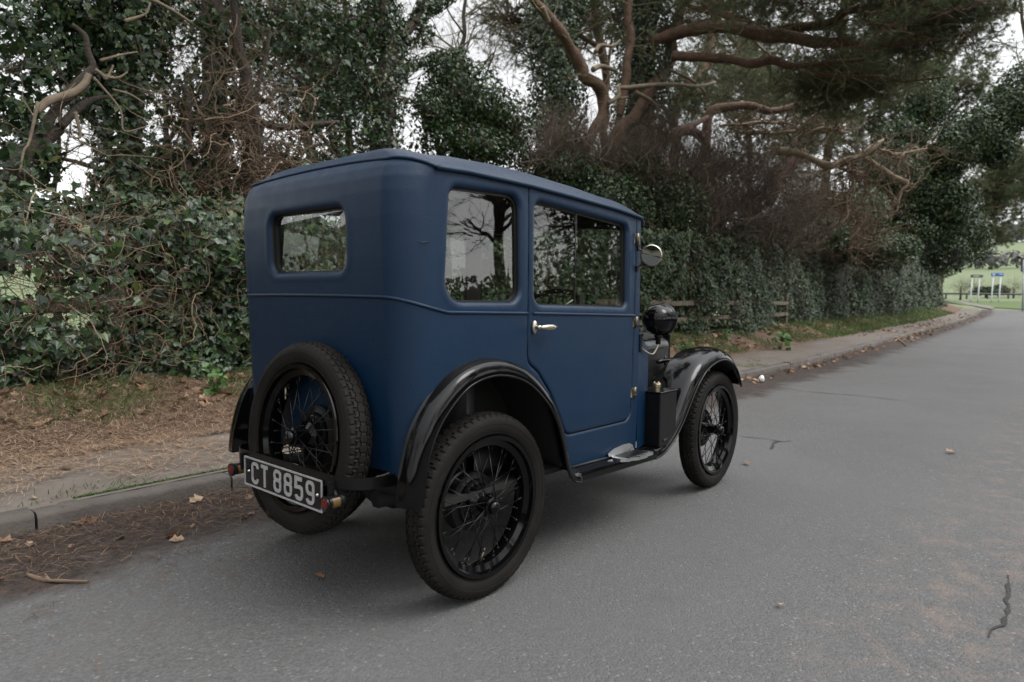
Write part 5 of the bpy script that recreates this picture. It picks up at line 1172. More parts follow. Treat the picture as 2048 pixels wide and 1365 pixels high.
# ---- wheels
def tyre_mesh():
    nT = 64; per = 8; N = nT * per
    # cross section (half width, radius): left bead -> over tread -> right bead
    sidew = [(-.024, .246), (-.034, .252), (-.043, .268), (-.0475, .285), (-.0475, .300), (-.0445, .312), (-.0405, .319)]
    tr = np.array([-.0400, -.0395, -.0300, -.0292, -.0262, -.0255, -.0155, -.0148, -.0118, -.0110, 0, .0110, .0118, .0148, .0155, .0255, .0262, .0292, .0300, .0395, .0400])
    def tr_r(y): return .3335 - .0125 * (np.abs(y) / .040) ** 2.4
    t = np.arange(N) * 2 * PI / N
    cols_ = []; prof = sidew + [(y, tr_r(y)) for y in tr] + [(-y, r) for y, r in sidew[::-1]]
    K = len(prof); V = np.zeros((N, K, 3)); na = len(sidew)
    ph = np.arange(N) % per; blk = np.arange(N) // per
    for k, (y, r) in enumerate(prof):
        yy_ = np.full(N, y); rr_ = np.full(N, r)
        if na <= k < na + len(tr):
            ti = k - na; zig = .0022 * np.where((ph >= 4), 1, -1)
            if 3 <= ti <= 17: yy_ = y + zig * np.sign(y + 1e-9) * (1 if ti not in (10,) else 0)
            groove = ti in (3, 4, 7, 8, 12, 13, 16, 17)
            row = 0 if ti < 4 else 1 if ti < 8 else 2 if ti < 13 else 3 if ti < 17 else 4
            slot = (ph + (row * 3)) % per == 0
            slot2 = (ph + (row * 3)) % per == 1
            if groove: rr_ = rr_ - .0055
            elif row != 2: rr_ = np.where(slot | slot2, rr_ - .0048, rr_)
            else: rr_ = np.where(slot, rr_ - .0022, rr_)
        if k == na - 1 or k == na + len(tr): rr_ = np.where((ph < 2), rr_ - .0022, rr_); 
        V[:, k] = np.stack([rr_ * np.cos(t), yy_, rr_ * np.sin(t)], -1)
    mb = MB(); mb.add(V.reshape(-1, 3), gridF(N, K, wrap0=True))
    # raised sidewall rings
    for sgn in (-1, 1):
        for r_ in (.262, .296):
            mb.add(*tubes(np.stack([r_ * np.cos(np.linspace(0, 2 * PI, 97)), np.full(97, sgn * (.0405 if r_ < .28 else .0475)), r_ * np.sin(np.linspace(0, 2 * PI, 97))], -1)[None], np.full((1, 97), .0013), 5))
    return mb
def rim_mesh():
    mb = MB()
    mb.lathe([(.238, -.046), (.2515, -.0475), (.2535, -.043), (.252, -.038), (.244, -.036), (.240, -.026), (.222, -.018), (.218, 0), (.222, .018), (.240, .026), (.244, .036), (.252, .038), (.2535, .043), (.2515, .0475), (.238, .046),
              (.234, .030), (.214, .020), (.210, 0), (.214, -.020), (.234, -.030)], axis='y', n=96, close=True)
    return mb
def hub_mesh():
    mb = MB()
    mb.lathe([(0, -.078), (.012, -.078), (.020, -.074), (.024, -.066), (.025, -.056), (.033, -.053), (.034, -.046), (.026, -.042), (.027, .0), (.048, .012), (.050, .020), (.030, .024)], axis='y', n=32)
    mb.lathe([(0, -.081), (.0075, -.081), (.0085, -.078)], axis='y', n=6)
    mb.lathe([(.03, .020), (.070, .020), (.082, .026), (.085, .034)], axis='y', n=40)
    return mb
def drum_mesh():
    mb = MB()
    mb.lathe([(0, .022), (.082, .022), (.084, .036), (.094, .040), (.108, .042), (.110, .048), (.106, .052), (.106, .078), (.112, .082), (.112, .088), (.04, .09), (0, .09)], axis='y', n=48)
    for k in range(3):
        a = k * 2.094 + .4; mb.lathe([(0, .012), (.009, .013), (.010, .024)], (.066 * math.cos(a), 0, .066 * math.sin(a)), 'y', 8)
    return mb
tm = tyre_mesh().build('tyre', M['tyre'], None, auto=38); hm = hub_mesh().build('hub', M['black'], None, auto=40); dm = drum_mesh().build('brake_drum', M['satin'], None, auto=40)
rimo = rim_mesh().build('wheel', M['black'], None, auto=35)
def spoke_geo():
    S = []
    for k in range(16):                                    # outer flange and inner flange, crossed laces
        a = k * 2 * PI / 16; d = (.62 if k % 2 else -.62)
        S.append(((.0325 * math.cos(a + d), -.050, .0325 * math.sin(a + d)), (.213 * math.cos(a), -.006, .213 * math.sin(a)), a))
        a2 = a + PI / 16; d = (.85 if k % 2 else -.85)
        S.append(((.047 * math.cos(a2 + d), .014, .047 * math.sin(a2 + d)), (.213 * math.cos(a2), .006, .213 * math.sin(a2)), a2))
    return S
spoke_mesh = []
for p0, p1, a in spoke_geo():
    p0, p1 = np.array(p0), np.array(p1); mb = MB(); d_ = nrm(p1 - p0)
    mb.tube([p0, p1 - d_ * .02], .0019, 6); mb.tube([p1 - d_ * .022, p1 + d_ * .002], [.0030, .0038], 6); mb.tube([p1 - d_ * .004, p1 + d_ * .003], .0062, 6)
    so_ = mb.build('spoke', M['satin'], None); spoke_mesh.append(so_.data); bpy.data.objects.remove(so_)
allsp = MB()
for p0, p1, a in spoke_geo(): allsp.tube([p0, p1], .0019, 5)
spo = allsp.build('spokes', M['satin'], None)
vm = MB(); vm.tube([(.0, -.004, -.212), (.0, -.020, -.196), (.0, -.030, -.165)], [.0055, .005, .005], 8); vm.tube([(0, -.029, -.168), (0, -.034, -.150)], .0036, 8)
vmo = vm.build('valve', M['dullnickel'], None)
protos = [tm, hm, dm, rimo, spo, vmo]
def wheel(name, loc, rot, detailed, roll=0.0, label=None):
    w_ = bpy.data.objects.new(name, rimo.data); COL.objects.link(w_); w_.parent = car
    w_.matrix_local = Matrix.Translation(loc) @ rot @ Matrix.Rotation(roll, 4, 'Y')
    if label: w_['label'] = label
    def sub(nm, me):
        o = bpy.data.objects.new(nm, me); COL.objects.link(o); o.parent = w_; return o
    sub('tyre', tm.data); sub('hub', hm.data); sub('valve', vmo.data); sub('brake_drum', dm.data)
    if detailed:
        for me in spoke_mesh: sub('spoke', me)
    else: sub('spokes', spo.data)['kind'] = 'stuff'
    return w_
I4 = Matrix.Identity(4)
wheel('wheel', (0, -.508, .333), I4, True, .12)
wheel('wheel', (1.905, -.508, .333), Matrix.Rotation(.0228, 4, 'Z'), True, 1.9)
wheel('wheel', (0, .508, .333), Matrix.Rotation(PI, 4, 'Z'), False, 2.1)
wheel('wheel', (1.905, .508, .333), Matrix.Rotation(PI + .0228, 4, 'Z'), False, .7)
# spare: its outboard (-y) side faces rearward and a little up
wheel('wheel', (-.438, -.072, .582), Matrix.Rotation(math.radians(5.7), 4, 'Y') @ Matrix.Rotation(-PI / 2, 4, 'Z'), True, 2.5, 'spare wheel mounted upright on the tail')
for o in protos: bpy.data.objects.remove(o)
b = MB(); b.tube([(-.40, -.072, .585), (-.28, -.06, .57)], .03, 12); b.build('spare_carrier', M['satin'], car)

# ---- number plate, strap, rear lamps
PX = -.512; PYc, PZc = -.038, .428; PW, PH = .504, .107; tilt = -.012
def plpt(y, z, d=0): return np.array([PX - d, -y + PYc, PZc + z + y * tilt * -1])   # y measured to the right as read
b = MB(); b.box((PX, PYc, PZc), (.004, PW, PH)); plate = b.build('number_plate', M['plateblk'], car, False)
b = MB()
hw, hh = PW / 2 - .003, PH / 2 - .003
loop = [(-hw, -hh), (hw, -hh), (hw, hh), (-hw, hh), (-hw, -hh)]
for (a1, b1), (a2, b2) in zip(loop[:-1], loop[1:]):
    b.box((PX - .0035, PYc - (a1 + a2) / 2, PZc + (b1 + b2) / 2), (.004, abs(a2 - a1) + .006, abs(b2 - b1) + .0055 if abs(b2 - b1) > 0 else .0055) if abs(a2 - a1) > 0 else (.0045, .0055, abs(b2 - b1)))
b.build('plate_border', M['platesil'], plate, False)
CW, CH, ST = .050, .080, .0125
def arcp(cx, cy, rx, ry, a0, a1, n=9):
    t = np.radians(np.linspace(a0, a1, n)); return [(cx + rx * math.cos(x), cy + ry * math.sin(x)) for x in t]
rx_, w2, h2 = .0155, (CW - ST) / 2, (CH - ST) / 2; rr2 = .0135
G = {
 'C': [arcp(w2 - rr2, -h2 + rr2, rr2, rr2, 8, -90, 6) + arcp(-w2 + rr2, -h2 + rr2, rr2, rr2, -90, -180, 6) + arcp(-w2 + rr2, h2 - rr2, rr2, rr2, 180, 90, 6) + arcp(w2 - rr2, h2 - rr2, rr2, rr2, 90, -8, 6)],
 'T': [[(-w2 - ST * .45, h2), (w2 + ST * .45, h2)], [(0, h2), (0, -h2 - ST / 2)]],
 '8': [arcp(w2 - rr2, h2 - rr2, rr2, rr2, 0, 90, 6) + arcp(-w2 + rr2, h2 - rr2, rr2, rr2, 90, 180, 6) + arcp(-w2 + rr2 * .9, .003 + rr2 * .8, rr2 * .9, rr2 * .8, 180, 270, 6) + arcp(w2 - rr2 * .9, .003 + rr2 * .8, rr2 * .9, rr2 * .8, 270, 360, 6) + [(w2, h2 - rr2)],
       arcp(w2 - rr2, -h2 + rr2, rr2, rr2, 0, -90, 6) + arcp(-w2 + rr2, -h2 + rr2, rr2, rr2, -90, -180, 6) + arcp(-w2 + rr2 * .9, .003 - rr2 * .8, rr2 * .9, rr2 * .8, 180, 90, 6) + arcp(w2 - rr2 * .9, .003 - rr2 * .8, rr2 * .9, rr2 * .8, 90, 0, 6) + [(w2, -h2 + rr2)]],
 '5': [[(w2 + ST * .3, h2), (-w2, h2), (-w2, .004)] + arcp(w2 - rr2, .006 - rr2, rr2, rr2, 90, 0, 6) + arcp(w2 - rr2, -h2 + rr2, rr2, rr2, 0, -90, 6) + arcp(-w2 + rr2, -h2 + rr2, rr2, rr2, -90, -172, 6)],
 '9': [arcp(w2 - rr2, h2 - rr2, rr2, rr2, 0, 90, 6) + arcp(-w2 + rr2, h2 - rr2, rr2, rr2, 90, 180, 6) + arcp(-w2 + rr2, .002 + rr2 * .6, rr2, rr2, 180, 270, 6) + [(w2, .002 - rr2 * .4)],
       [(w2, h2 - rr2)] + arcp(w2 - rr2, -h2 + rr2, rr2, rr2, 0, -90, 6) + arcp(-w2 + rr2, -h2 + rr2, rr2, rr2, -90, -172, 6)],
}
def stroke(mb, pts, cx, wd, x):
    p = np.array(pts); T = np.zeros_like(p); T[1:-1] = nrm(p[2:] - p[:-2]); T[0] = nrm(p[1] - p[0]); T[-1] = nrm(p[-1] - p[-2])
    seg_a = nrm(p[1:] - p[:-1]); 
    nn = np.stack([-T[:, 1], T[:, 0]], -1)
    for k in range(1, len(p) - 1):                        # mitre sharp corners
        c_ = max(.5, float(nn[k] @ np.array([-seg_a[k][1], seg_a[k][0]]))); nn[k] /= c_
    A, B = p + nn * wd / 2, p - nn * wd / 2
    def w3(q, d): return np.array([[x - d, -(qx + cx) + PYc, qy + PZc] for qx, qy in q])
    n_ = len(p); V_ = np.vstack([w3(A, .0022), w3(B, .0022), w3(A, 0), w3(B, 0)]); i_ = np.arange(n_ - 1)
    mb.add(V_, [np.stack([i_, i_ + 1, i_ + n_ + 1, i_ + n_], -1), np.stack([i_, i_ + 1, i_ + 2 * n_ + 1, i_ + 2 * n_], -1), np.stack([i_ + n_, i_ + n_ + 1, i_ + 3 * n_ + 1, i_ + 3 * n_], -1)])
for ch, cx in zip('CT8859', (-.176, -.108, -.022, .046, .114, .182)):
    mb = MB()
    for k, s_ in enumerate(G[ch]): stroke(mb, s_, cx, ST, PX - .0022 - .0003 * k)
    mb.build('character', M['platesil'], plate, False)
b = MB()
for s_ in (-.222, .222): b.lathe([(0, -.006), (.004, -.005), (.006, 0)], (PX - .002, PYc + s_, PZc), 'x', 12)
b.build('plate_screw', M['nickel'], plate)
# strap looping from the chassis round behind the spare
sp_ = spline([(-.10, -.44, .476), (-.30, -.442, .478), (-.40, -.436, .480), (-.466, -.412, .483), (-.500, -.358, .485), (-.506, -.29, .485), (-.506, -.04, .483), (-.506, .21, .480), (-.500, .275, .479), (-.466, .33, .478), (-.40, .352, .477), (-.30, .36, .476), (-.10, .36, .476)], 90)
T = nrm(np.gradient(sp_, axis=0)); N_ = np.stack([T[:, 1], -T[:, 0], 0 * T[:, 0]], -1)
hgt = np.array([0, 0, .019]); t_ = .0022
ring = np.stack([sp_ + hgt + N_ * t_, sp_ + hgt - N_ * t_, sp_ - hgt - N_ * t_, sp_ - hgt + N_ * t_], 1)
b = MB(); b.add(ring.reshape(-1, 3), gridF(len(sp_), 4, wrap=True)); b.build('plate_bracket', M['satin'], car, False)
for sg in (-1, 1):
    zc = .417 if sg < 0 else .418; c_ = np.array([-.556, sg * .301 - .057, zc + .010]); b = MB()
    b.lathe([(0, .002), (.0185, .002), (.0215, .004), (.0235, .002), (.0240, .006), (.0225, .012), (.0205, .014), (.0205, .058), (.0225, .060), (.0225, .066), (.018, .070), (.008, .074), (.0075, .09), (0, .09)], c_, 'x', 28)
    la = b.build('rear_lamp', M['satin'], car, auto=40)
    b = MB(); b.lathe([(0, -.003), (.010, -.0022), (.0185, .0025)], c_, 'x', 28); b.build('lamp_lens', M['red'], la)
    b = MB()
    t = np.radians(np.linspace(-50, 50, 9)) - PI / 2 * 1; r_ = .0212
    ring_ = np.array([[(c_[0] + xx, c_[1] + r_ * math.sin(a + 0), c_[2] + r_ * math.cos(a) * 1.0) for a in np.linspace(-2.35, -.7, 10)] for xx in (.022, .050)])
    b.add(ring_.reshape(-1, 3), gridF(2, 10)); b.build('amber_window', M['amber'], la)
    b = MB(); b.box(c_ + [.045, -sg * .018, .030], (.03, .010, .06)); b.tube([c_ + [.05, 0, .01], (-.495, sg * .28 - .045, .465)], .010, 8); b.build('lamp_bracket', M['satin'], la, False)
    b = MB(); b.tube(spline([c_ + [.085, 0, 0], c_ + [.115, -sg * .004, .012], c_ + [.15, -sg * .005, .035], c_ + [.20, 0, .045], c_ + [.26, 0, .05]], 14), .0032, 6); b.build('lamp_cable', M['cable'], la)
# ================================================================== litter, grass, signs, far country, far side of the road
def scatter(n, x0, x1, o0, o1, bias=None):
    x = RNG.uniform(x0, x1, n); o = RNG.uniform(o0, o1, n); return x, o
def surf(x, o):
    return zr(x) + np.where(o < 0, .002, np.where(o < 1.15, .084 + .02 * smooth(.1, 1, o), bank(o) - .010 + .030 * smooth(1.0, 1.7, o)))
def straw(x, o, L, wd, name, m_, lift=.004, flat=.10, thr=None, seed=1, kind='stuff', curl=.25):
    P = np.stack([x, yk(x) + o, surf(x, o) + lift + RNG.random(len(x)) * .012], -1)
    if thr is not None:
        k = fbm(P * [1, 1, 0], 1.6, seed, 3) > thr + RNG.normal(0, .05, len(P)); P = P[k]
    n = len(P); a = RNG.uniform(0, 2 * PI, n); D = np.stack([np.cos(a), np.sin(a), RNG.normal(0, flat, n)], -1); S = np.stack([-np.sin(a), np.cos(a), 0 * a], -1)
    l_ = (L * RNG.uniform(.5, 1.3, n))[:, None]; w_ = (wd * RNG.uniform(.7, 1.3, n))[:, None]; up = np.array([0, 0, 1.0]) * l_ * .06; c = S * l_ * RNG.normal(0, curl, (n, 1))
    V = np.stack([P - D * l_ / 2 - S * w_, P - D * l_ / 2 + S * w_, P + c + up - S * w_, P + c + up + S * w_, P + D * l_ / 2 - S * w_ * .6, P + D * l_ / 2 + S * w_ * .6], 1).reshape(-1, 3)
    i = np.arange(n)[:, None] * 6; F = np.concatenate([i + np.array([[0, 1, 3, 2]]), i + np.array([[2, 3, 5, 4]])])
    o_ = mesh(name, V, [F], MV[m_], None, False, np.repeat(RNG.random(n), 6))
    if kind: o_['kind'] = kind
    return o_
MV['gutter_litter'] = mat('trodden_needles', (.1, .06, .035), .9, vcol=[(0, (.022, .014, .010)), (1, (.26, .17, .10)), (.6, (.075, .043, .028)), (.88, (.15, .09, .055))])
# needles swept into the gutter, across the pavement and on the verge
x = np.concatenate([RNG.uniform(-2.6, 3, 9500), RNG.uniform(3, 26, 9000)]); o = -np.abs(RNG.normal(0, .36, len(x))) - .005
straw(x, o, .075, .0011, 'needle_litter', 'gutter_litter', thr=.42, seed=5, curl=.08)
x = np.concatenate([RNG.uniform(-2.6, 4, 26000), RNG.uniform(4, 16, 12000)]); o = .1 + 1.15 * RNG.random(38000) ** .55
straw(x, o, .08, .0012, 'needle_litter', 'needle_litter', thr=.49, seed=9, curl=.12)
x = np.concatenate([RNG.uniform(-2.6, 4, 60000), RNG.uniform(4, 22, 22000)]); o = RNG.uniform(1.0, 2.3, len(x))
straw(x, o, .085, .0013, 'needle_litter', 'needle_litter', thr=.26, seed=11, lift=.008, flat=.2, curl=.12)
def fallen(n, x0, x1, o0, o1, size, name='leaf_litter', thr=.45, seed=3, lift=.015):
    x, o = scatter(n, x0, x1, o0, o1); P = np.stack([x, yk(x) + o, surf(x, o) + lift], -1)
    k = fbm(P * [1, 1, 0], 1.3, seed, 2) > thr; P = P[k]; b = MB()
    N = nrm(np.array([0, -.15, 1.0]) + RNG.normal(0, .35, P.shape)); b.add(*leaves(P, N, size, OAK, droop=0, spread=.1)); ob = b.build(name, MV['leaf_litter'], None, False); ob['kind'] = 'stuff'; return ob
fallen(800, -3, 5, 1.5, 2.35, .08, thr=.46); fallen(2600, 5, 26, 1.25, 2.3, .075, thr=.42); fallen(500, 5, 30, -.35, -.02, .06, thr=.40); fallen(260, -3, 4, -.6, 1.2, .05, thr=.55, lift=.006)
fallen(900, 18, 46, -.6, 1.2, .075, thr=.40, seed=8)
def grass(n, x0, x1, o0, o1, L, thr, seed, name='grass_tufts', m_='grass', wd=.0022, hfn=None, dens=.06):
    x, o = scatter(n, x0, x1, o0, o1); P = np.stack([x, yk(x) + o, surf(x, o) - .004], -1)
    k = fbm(P * [1, 1, 0], 1.5, seed, 3) > thr + RNG.normal(0, dens, n); P = P[k]; n = len(P)
    D = nrm(RNG.normal(0, .55, (n, 3)) * [1, 1, 0] + [0, -.15, 1]); l_ = L * RNG.uniform(.4, 1.3, n); Q = walk(P, D, l_, 4, .18, -.22); a = RNG.uniform(0, 2 * PI, n); S = np.stack([np.cos(a), np.sin(a), 0 * a], -1) * wd
    V = np.stack([Q[:, 0] - S, Q[:, 0] + S, Q[:, 1] - S * .9, Q[:, 1] + S * .9, Q[:, 2] - S * .6, Q[:, 2] + S * .6, Q[:, 3]], 1).reshape(-1, 3); i = np.arange(n)[:, None] * 7
    ob = mesh(name, V, [np.concatenate([i + np.array([[0, 1, 3, 2]]), i + np.array([[2, 3, 5, 4]])]), i + np.array([[4, 5, 6]])], MV[m_], None, False, np.repeat(RNG.random(n), 7)); ob['kind'] = 'stuff'; return ob
grass(36000, -3, 5, 1.3, 2.35, .10, .47, 4); grass(26000, 5, 20, 1.15, 2.3, .12, .50, 6, wd=.003); grass(9000, -3, 9, .13, .55, .035, .60, 8, dens=.03)
grass(22000, 16, 46, 1.0, 2.3, .18, .36, 12, wd=.006)
# moss line behind the kerb
x = RNG.uniform(-1.6, .1, 5200); o = .135 + np.abs(RNG.normal(0, .012, 5200)); P = np.stack([x, yk(x) + o, surf(x, o) - .003], -1); k = fbm(P * [1, .2, 0], 2.2, 4, 3) > .46; P = P[k]
b = MB(); b.add(*leaves(P, RNG.normal(0, .6, P.shape) + [0, 0, 1], .009, DIA, spread=.8)); ob = b.build('moss', MV['grass'], None, False); ob['kind'] = 'stuff'
# weeds
def weed(label, p, h, n, size, seed, group=None, name='weed_plant', tpl=OAK, spread=.35):
    root = thing(name, label, 'plant', tuple(p), group); k = 9
    Q = walk(np.repeat(np.array([p]), k, 0), RNG.normal(0, spread, (k, 3)) * [1, 1, 0] + [0, -.1, 1], h * RNG.uniform(.5, 1.1, k), 6, .12)
    b = MB(); V, F = tubes(Q, taper(np.full(k, .003), 6), 4); b.add(V, F, .4); part(b, 'stem', MV['weed'], root)
    i = RNG.integers(0, k, n); j = RNG.integers(1, 6, n); P = Q[i, j] + RNG.normal(0, size * .5, (n, 3)); b = MB(); b.add(*leaves(P, RNG.normal(0, .5, P.shape) + [0, -.4, .8], size, tpl, droop=.3)); part(b, 'leaf', MV['weed'], root, False)
def on_bank(u, v):
    d = _f + (u - IW / 2) / FPX * _r - (v - IH / 2) / FPX * _u
    for t in np.linspace(1.5, 60, 4000):
        p = CAM + d * t; o = p[1] - yk(p[0])
        if p[2] <= float(surf(np.array(p[0]), np.array(min(o, 2.4)))): return p
    return p
weed('bright green dock plant at the hedge foot in front of the car', on_bank(1562, 700), .42, 34, .16, 1, tpl=DIA, spread=.5)
weed('clump of pale green nettle left of the spare wheel', on_bank(432, 790), .24, 70, .05, 2)
weed('low green weed patch beside the bonnet at the fence foot', on_bank(1372, 712), .22, 90, .055, 3)
weed('yellowish weed tuft under the lower fence rail', on_bank(1452, 682), .28, 90, .045, 4)
# single fallen things lying on the road
def single_leaf(label, u, v, size, hue):
    p = pix_ground(u, v, .006); b = MB(); b.add(*leaves(np.array([p + [0, 0, .012]]), np.array([[.1, -.2, 1.0]]), size, OAK, var=np.array([hue]), droop=0, spread=.15)); o = b.build('fallen_leaf', MV['leaf_litter'], None, False)
    tag(o, label, 'leaf', 'dead leaves lying on the road')
single_leaf('curled brown dead leaf on the road behind the rear wheel', 637, 1157, .058, .45)
single_leaf('pale dry leaf lying in the dark gutter below the kerb', 395, 1003, .075, .98)
single_leaf('reddish dead leaf on the road ahead of the front wheel', 1492, 928, .06, .4)
single_leaf('tan leaf far out on the worn middle of the lane', 1900, 906, .045, .8)
single_leaf('straw-coloured scrap of leaf low in the middle of the road', 1560, 1215, .034, 1.0)
p = [pix_ground(u, v, .012) for u, v in ((55, 1150), (85, 1160), (120, 1162), (176, 1163))]; b = MB(); q = spline(p, 16); b.tube(q, np.interp(np.linspace(0, 1, 16), [0, .4, 1], [.010, .009, .004]) * (.7 + .6 * noise(q, 40, 3)), 7)
b.tube([q[7], pix_ground(90, 1148, .02)], [.006, .003], 6, a=.7); tag(b.build('fallen_stick', MV['tan'], None), 'broken dead stick lying in the gutter dirt at lower left', 'stick')
p = [pix_ground(u, v, .012) for u, v in ((1780, 673), (1800, 682), (1812, 692))]; b = MB(); b.tube(spline(p, 10), .02, 6); tag(b.build('fallen_stick', MV['tan'], None), 'thin twig trailing over the distant kerb edge', 'stick')
M['paper'] = mat('white_paper', (.78, .78, .77), .6)
p = pix_ground(1525, 766); cup = MB(); Rc = np.array((Matrix.Rotation(.5, 3, 'Z') @ Matrix.Rotation(math.radians(84), 3, 'Y')))
prof = np.array([(.001, 0), (.028, 0), (.031, .05), (.036, .085), (.039, .09), (.036, .088), (.028, .05), (.025, .004), (.001, .004)]); tmp = MB(); tmp.lathe(prof, axis='z', n=20); V = np.concatenate(tmp.V); V += (noise(V, 30, 3)[:, None] - .5) * .016
cup.add(V @ Rc.T + p + [0, 0, .036], tmp.F); tag(cup.build('crushed_cup', M['paper'], None), 'crushed white paper cup lying in the gutter ahead of the car', 'cup')

# --- signs at the junction
MG['post'] = mat('galvanised_post', (.42, .43, .44), .55, metal=.3); MG['blue'] = mat('sign_blue', (.010, .075, .32), .45); MG['brown'] = mat('sign_brown', (.050, .040, .036), .5); MG['white'] = mat('sign_white', (.75, .75, .75), .5); MG['dark'] = mat('dark_panel', (.02, .022, .026), .6)
DS = 62.0
def far_at(u, v, d=DS):
    return CAM + (_f + (u - IW / 2) / FPX * _r - (v - IH / 2) / FPX * _u) * d
fwd = nrm(_f * [1, 1, 0]); rgt = nrm(_r0); Rs = np.stack([rgt, fwd, [0, 0, 1]], 1)
def sign(label, u0, u1, v0, v1, posts, vb, m_, name, arrow):
    a, c = far_at(u0, (v0 + v1) / 2), far_at(u1, (v0 + v1) / 2); ctr = (a + c) / 2; wd = np.linalg.norm((c - a)); ht = (v1 - v0) / FPX * DS
    foot = far_at((posts[0] + posts[1]) / 2, vb); root = thing(name, label, 'road sign', tuple(foot), None)
    for u, ub in posts_xy(posts):
        t0, t1 = far_at(ub, vb), far_at(u, v0 + 1); b = MB(); b.tube([t0 - [0, 0, .5], t0, t1], .055, 10); b.build('post', MG['post'], root)
    b = MB(); b.box(ctr - fwd * .09, (wd, .03, ht), R=Rs, bev=.01); pn = b.build('panel', m_, root, False)
    b = MB(); b.box(ctr - fwd * .108, (wd - .06, .004, ht - .06), R=Rs); b.build('face', m_, pn, False)
    b = MB()
    for x_, w_, z_ in arrow: b.box(ctr - fwd * .113 + rgt * x_ * wd + np.array([0, 0, z_ * ht]), (w_ * wd, .003, .13 * ht), R=Rs)
    ar = b.build('lettering', MG['white'], pn, False)
def posts_xy(p): return [(p[0], p[0] - 4), (p[1], p[1] - 4)]
sign('narrow brown direction sign on two grey posts by the far verge', 1940, 1965, 550, 555.5, (1945, 1960), 597, MG['brown'], 'brown_sign', [(-.05, .55, 0), (.42, .06, 0)])
sign('blue direction sign on two grey posts right of the brown sign', 1981, 2006, 546.5, 553, (1987, 2002), 599, MG['blue'], 'blue_sign', [(-.3, .28, .2), (-.3, .2, -.2), (.25, .25, .12), (.43, .06, 0)])
foot = far_at(2046, 615, 45); root = thing('round_sign', 'round blue sign on a grey post at the right edge of the view', 'road sign', tuple(foot)); b = MB(); b.tube([foot - [0, 0, .4], far_at(2048, 520, 45)], .06, 10); b.build('post', MG['post'], root)
cn = far_at(2050, 538, 45) - fwd * .12; b = MB(); tmp = MB(); tmp.lathe([(0, -.012), (.22, -.012), (.22, .012), (0, .012)], axis='y', n=32); b.add(np.concatenate(tmp.V) @ Rs.T + cn, tmp.F); b.build('disc', MG['blue'], root, auto=40)
b = MB(); tmp = MB(); tmp.lathe([(.20, -.016), (.222, -.016), (.222, -.013), (.20, -.013)], axis='y', n=32); b.add(np.concatenate(tmp.V) @ Rs.T + cn, tmp.F); b.build('rim', MG['white'], root, auto=40)
b = MB(); b.box(far_at(2047, 530, 45.2) + [0, 0, 0], (.28, .10, .95), R=Rs, bev=.02); b.build('back_panel', MG['dark'], root, False)
# --- low barrier and hedgerows over the junction
def far_ground(u, d):
    p = far_at(u, 600, d); p[2] = float(ground_h(p[0], p[1])); return p
bar = thing('field_barrier', 'low dark rail barrier running behind the junction signs', 'fence', tuple(far_ground(1900, 74)))
xs3 = np.linspace(1850, 2120, 14); pts = np.array([far_ground(u, 74) for u in xs3]); zb_ = far_at(1980, 588.5, 74)[2]
b = MB(); b.tube(np.stack([pts[:, 0], pts[:, 1], np.full(14, zb_)], -1), .10, 8); b.build('rail', MG['dark'], bar)
for p_ in pts[::2]: b = MB(); b.tube([p_ - [0, 0, .3], [p_[0], p_[1], zb_]], .09, 8); b.build('post', MG['dark'], bar)
def far_bush(label, u, v, d, ru, rv, n, m_, seed, size, tw=0, group='shrubs beyond the junction', name='shrub', cat='bush'):
    c = far_at(u, v, d); s = d / FPX; root = thing(name, label, cat, (c[0], c[1], float(ground_h(c[0], c[1]))), group)
    e = [(c, np.array([ru * s, ru * s, rv * s])), (c + rgt * ru * s * .5 - [0, 0, rv * s * .2], np.array([ru * s, ru * s, rv * s]) * .8), (c - rgt * ru * s * .5 - [0, 0, rv * s * .2], np.array([ru * s, ru * s, rv * s]) * .8)]
    if n: crown(root, e, n, size, m_, DIA, .30, seed, .8)
    if tw: crown(root, e, 10, size, m_, DIA, .30, seed, .8, 'buds', tw, 'bare', twl=1.2)
    b = MB(); b.tube([np.array([c[0], c[1], ground_h(c[0], c[1]) - .2]), c], [.12, .05], 6); b.build('stem', MV['ivybark'], root)
far_bush('brown leafless shrub left of the brown sign', 1922, 574, 70, 12, 14, 0, 'ivyfar', 3, .2, 150)
far_bush('dark green clipped shrub between the two direction signs', 1972, 582, 78, 24, 9, 2600, 'ivyfar', 4, .22)
far_bush('round dark green shrub behind the blue sign', 1998, 580, 80, 16, 11, 2200, 'ivyfar', 5, .22)
far_bush('reddish bare shrub right of the blue sign', 2028, 576, 76, 20, 12, 0, 'ivyfar', 6, .2, 220)
far_bush('pale bare scrub behind the brown sign', 1950, 572, 88, 26, 10, 0, 'ivyfar', 7, .2, 200)
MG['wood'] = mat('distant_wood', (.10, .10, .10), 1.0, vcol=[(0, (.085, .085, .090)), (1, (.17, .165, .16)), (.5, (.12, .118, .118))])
def wood_band(name, r0, h, dth, u0=-300, u1=2500, dens=300, seed=1):
    """a far-off belt of trees that reads as one mass"""
    b = MB(); a0 = -.12; a1 = 2.6
    for k in range(dens):
        a = RNG.uniform(a0, a1); rr_ = r0 + RNG.uniform(-dth, dth); x, y = 12 + rr_ * math.cos(a), rr_ * math.sin(a); z = float(ground_h(x, y)); hh = h * RNG.uniform(.5, 1.2); wd = hh * RNG.uniform(.5, .9)
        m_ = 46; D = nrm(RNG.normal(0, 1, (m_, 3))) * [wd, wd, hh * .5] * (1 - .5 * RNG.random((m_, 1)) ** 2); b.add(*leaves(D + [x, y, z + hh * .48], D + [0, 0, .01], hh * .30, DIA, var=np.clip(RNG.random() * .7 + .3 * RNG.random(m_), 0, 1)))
    o = b.build(name, MG['wood'], None, False); o['kind'] = 'stuff'
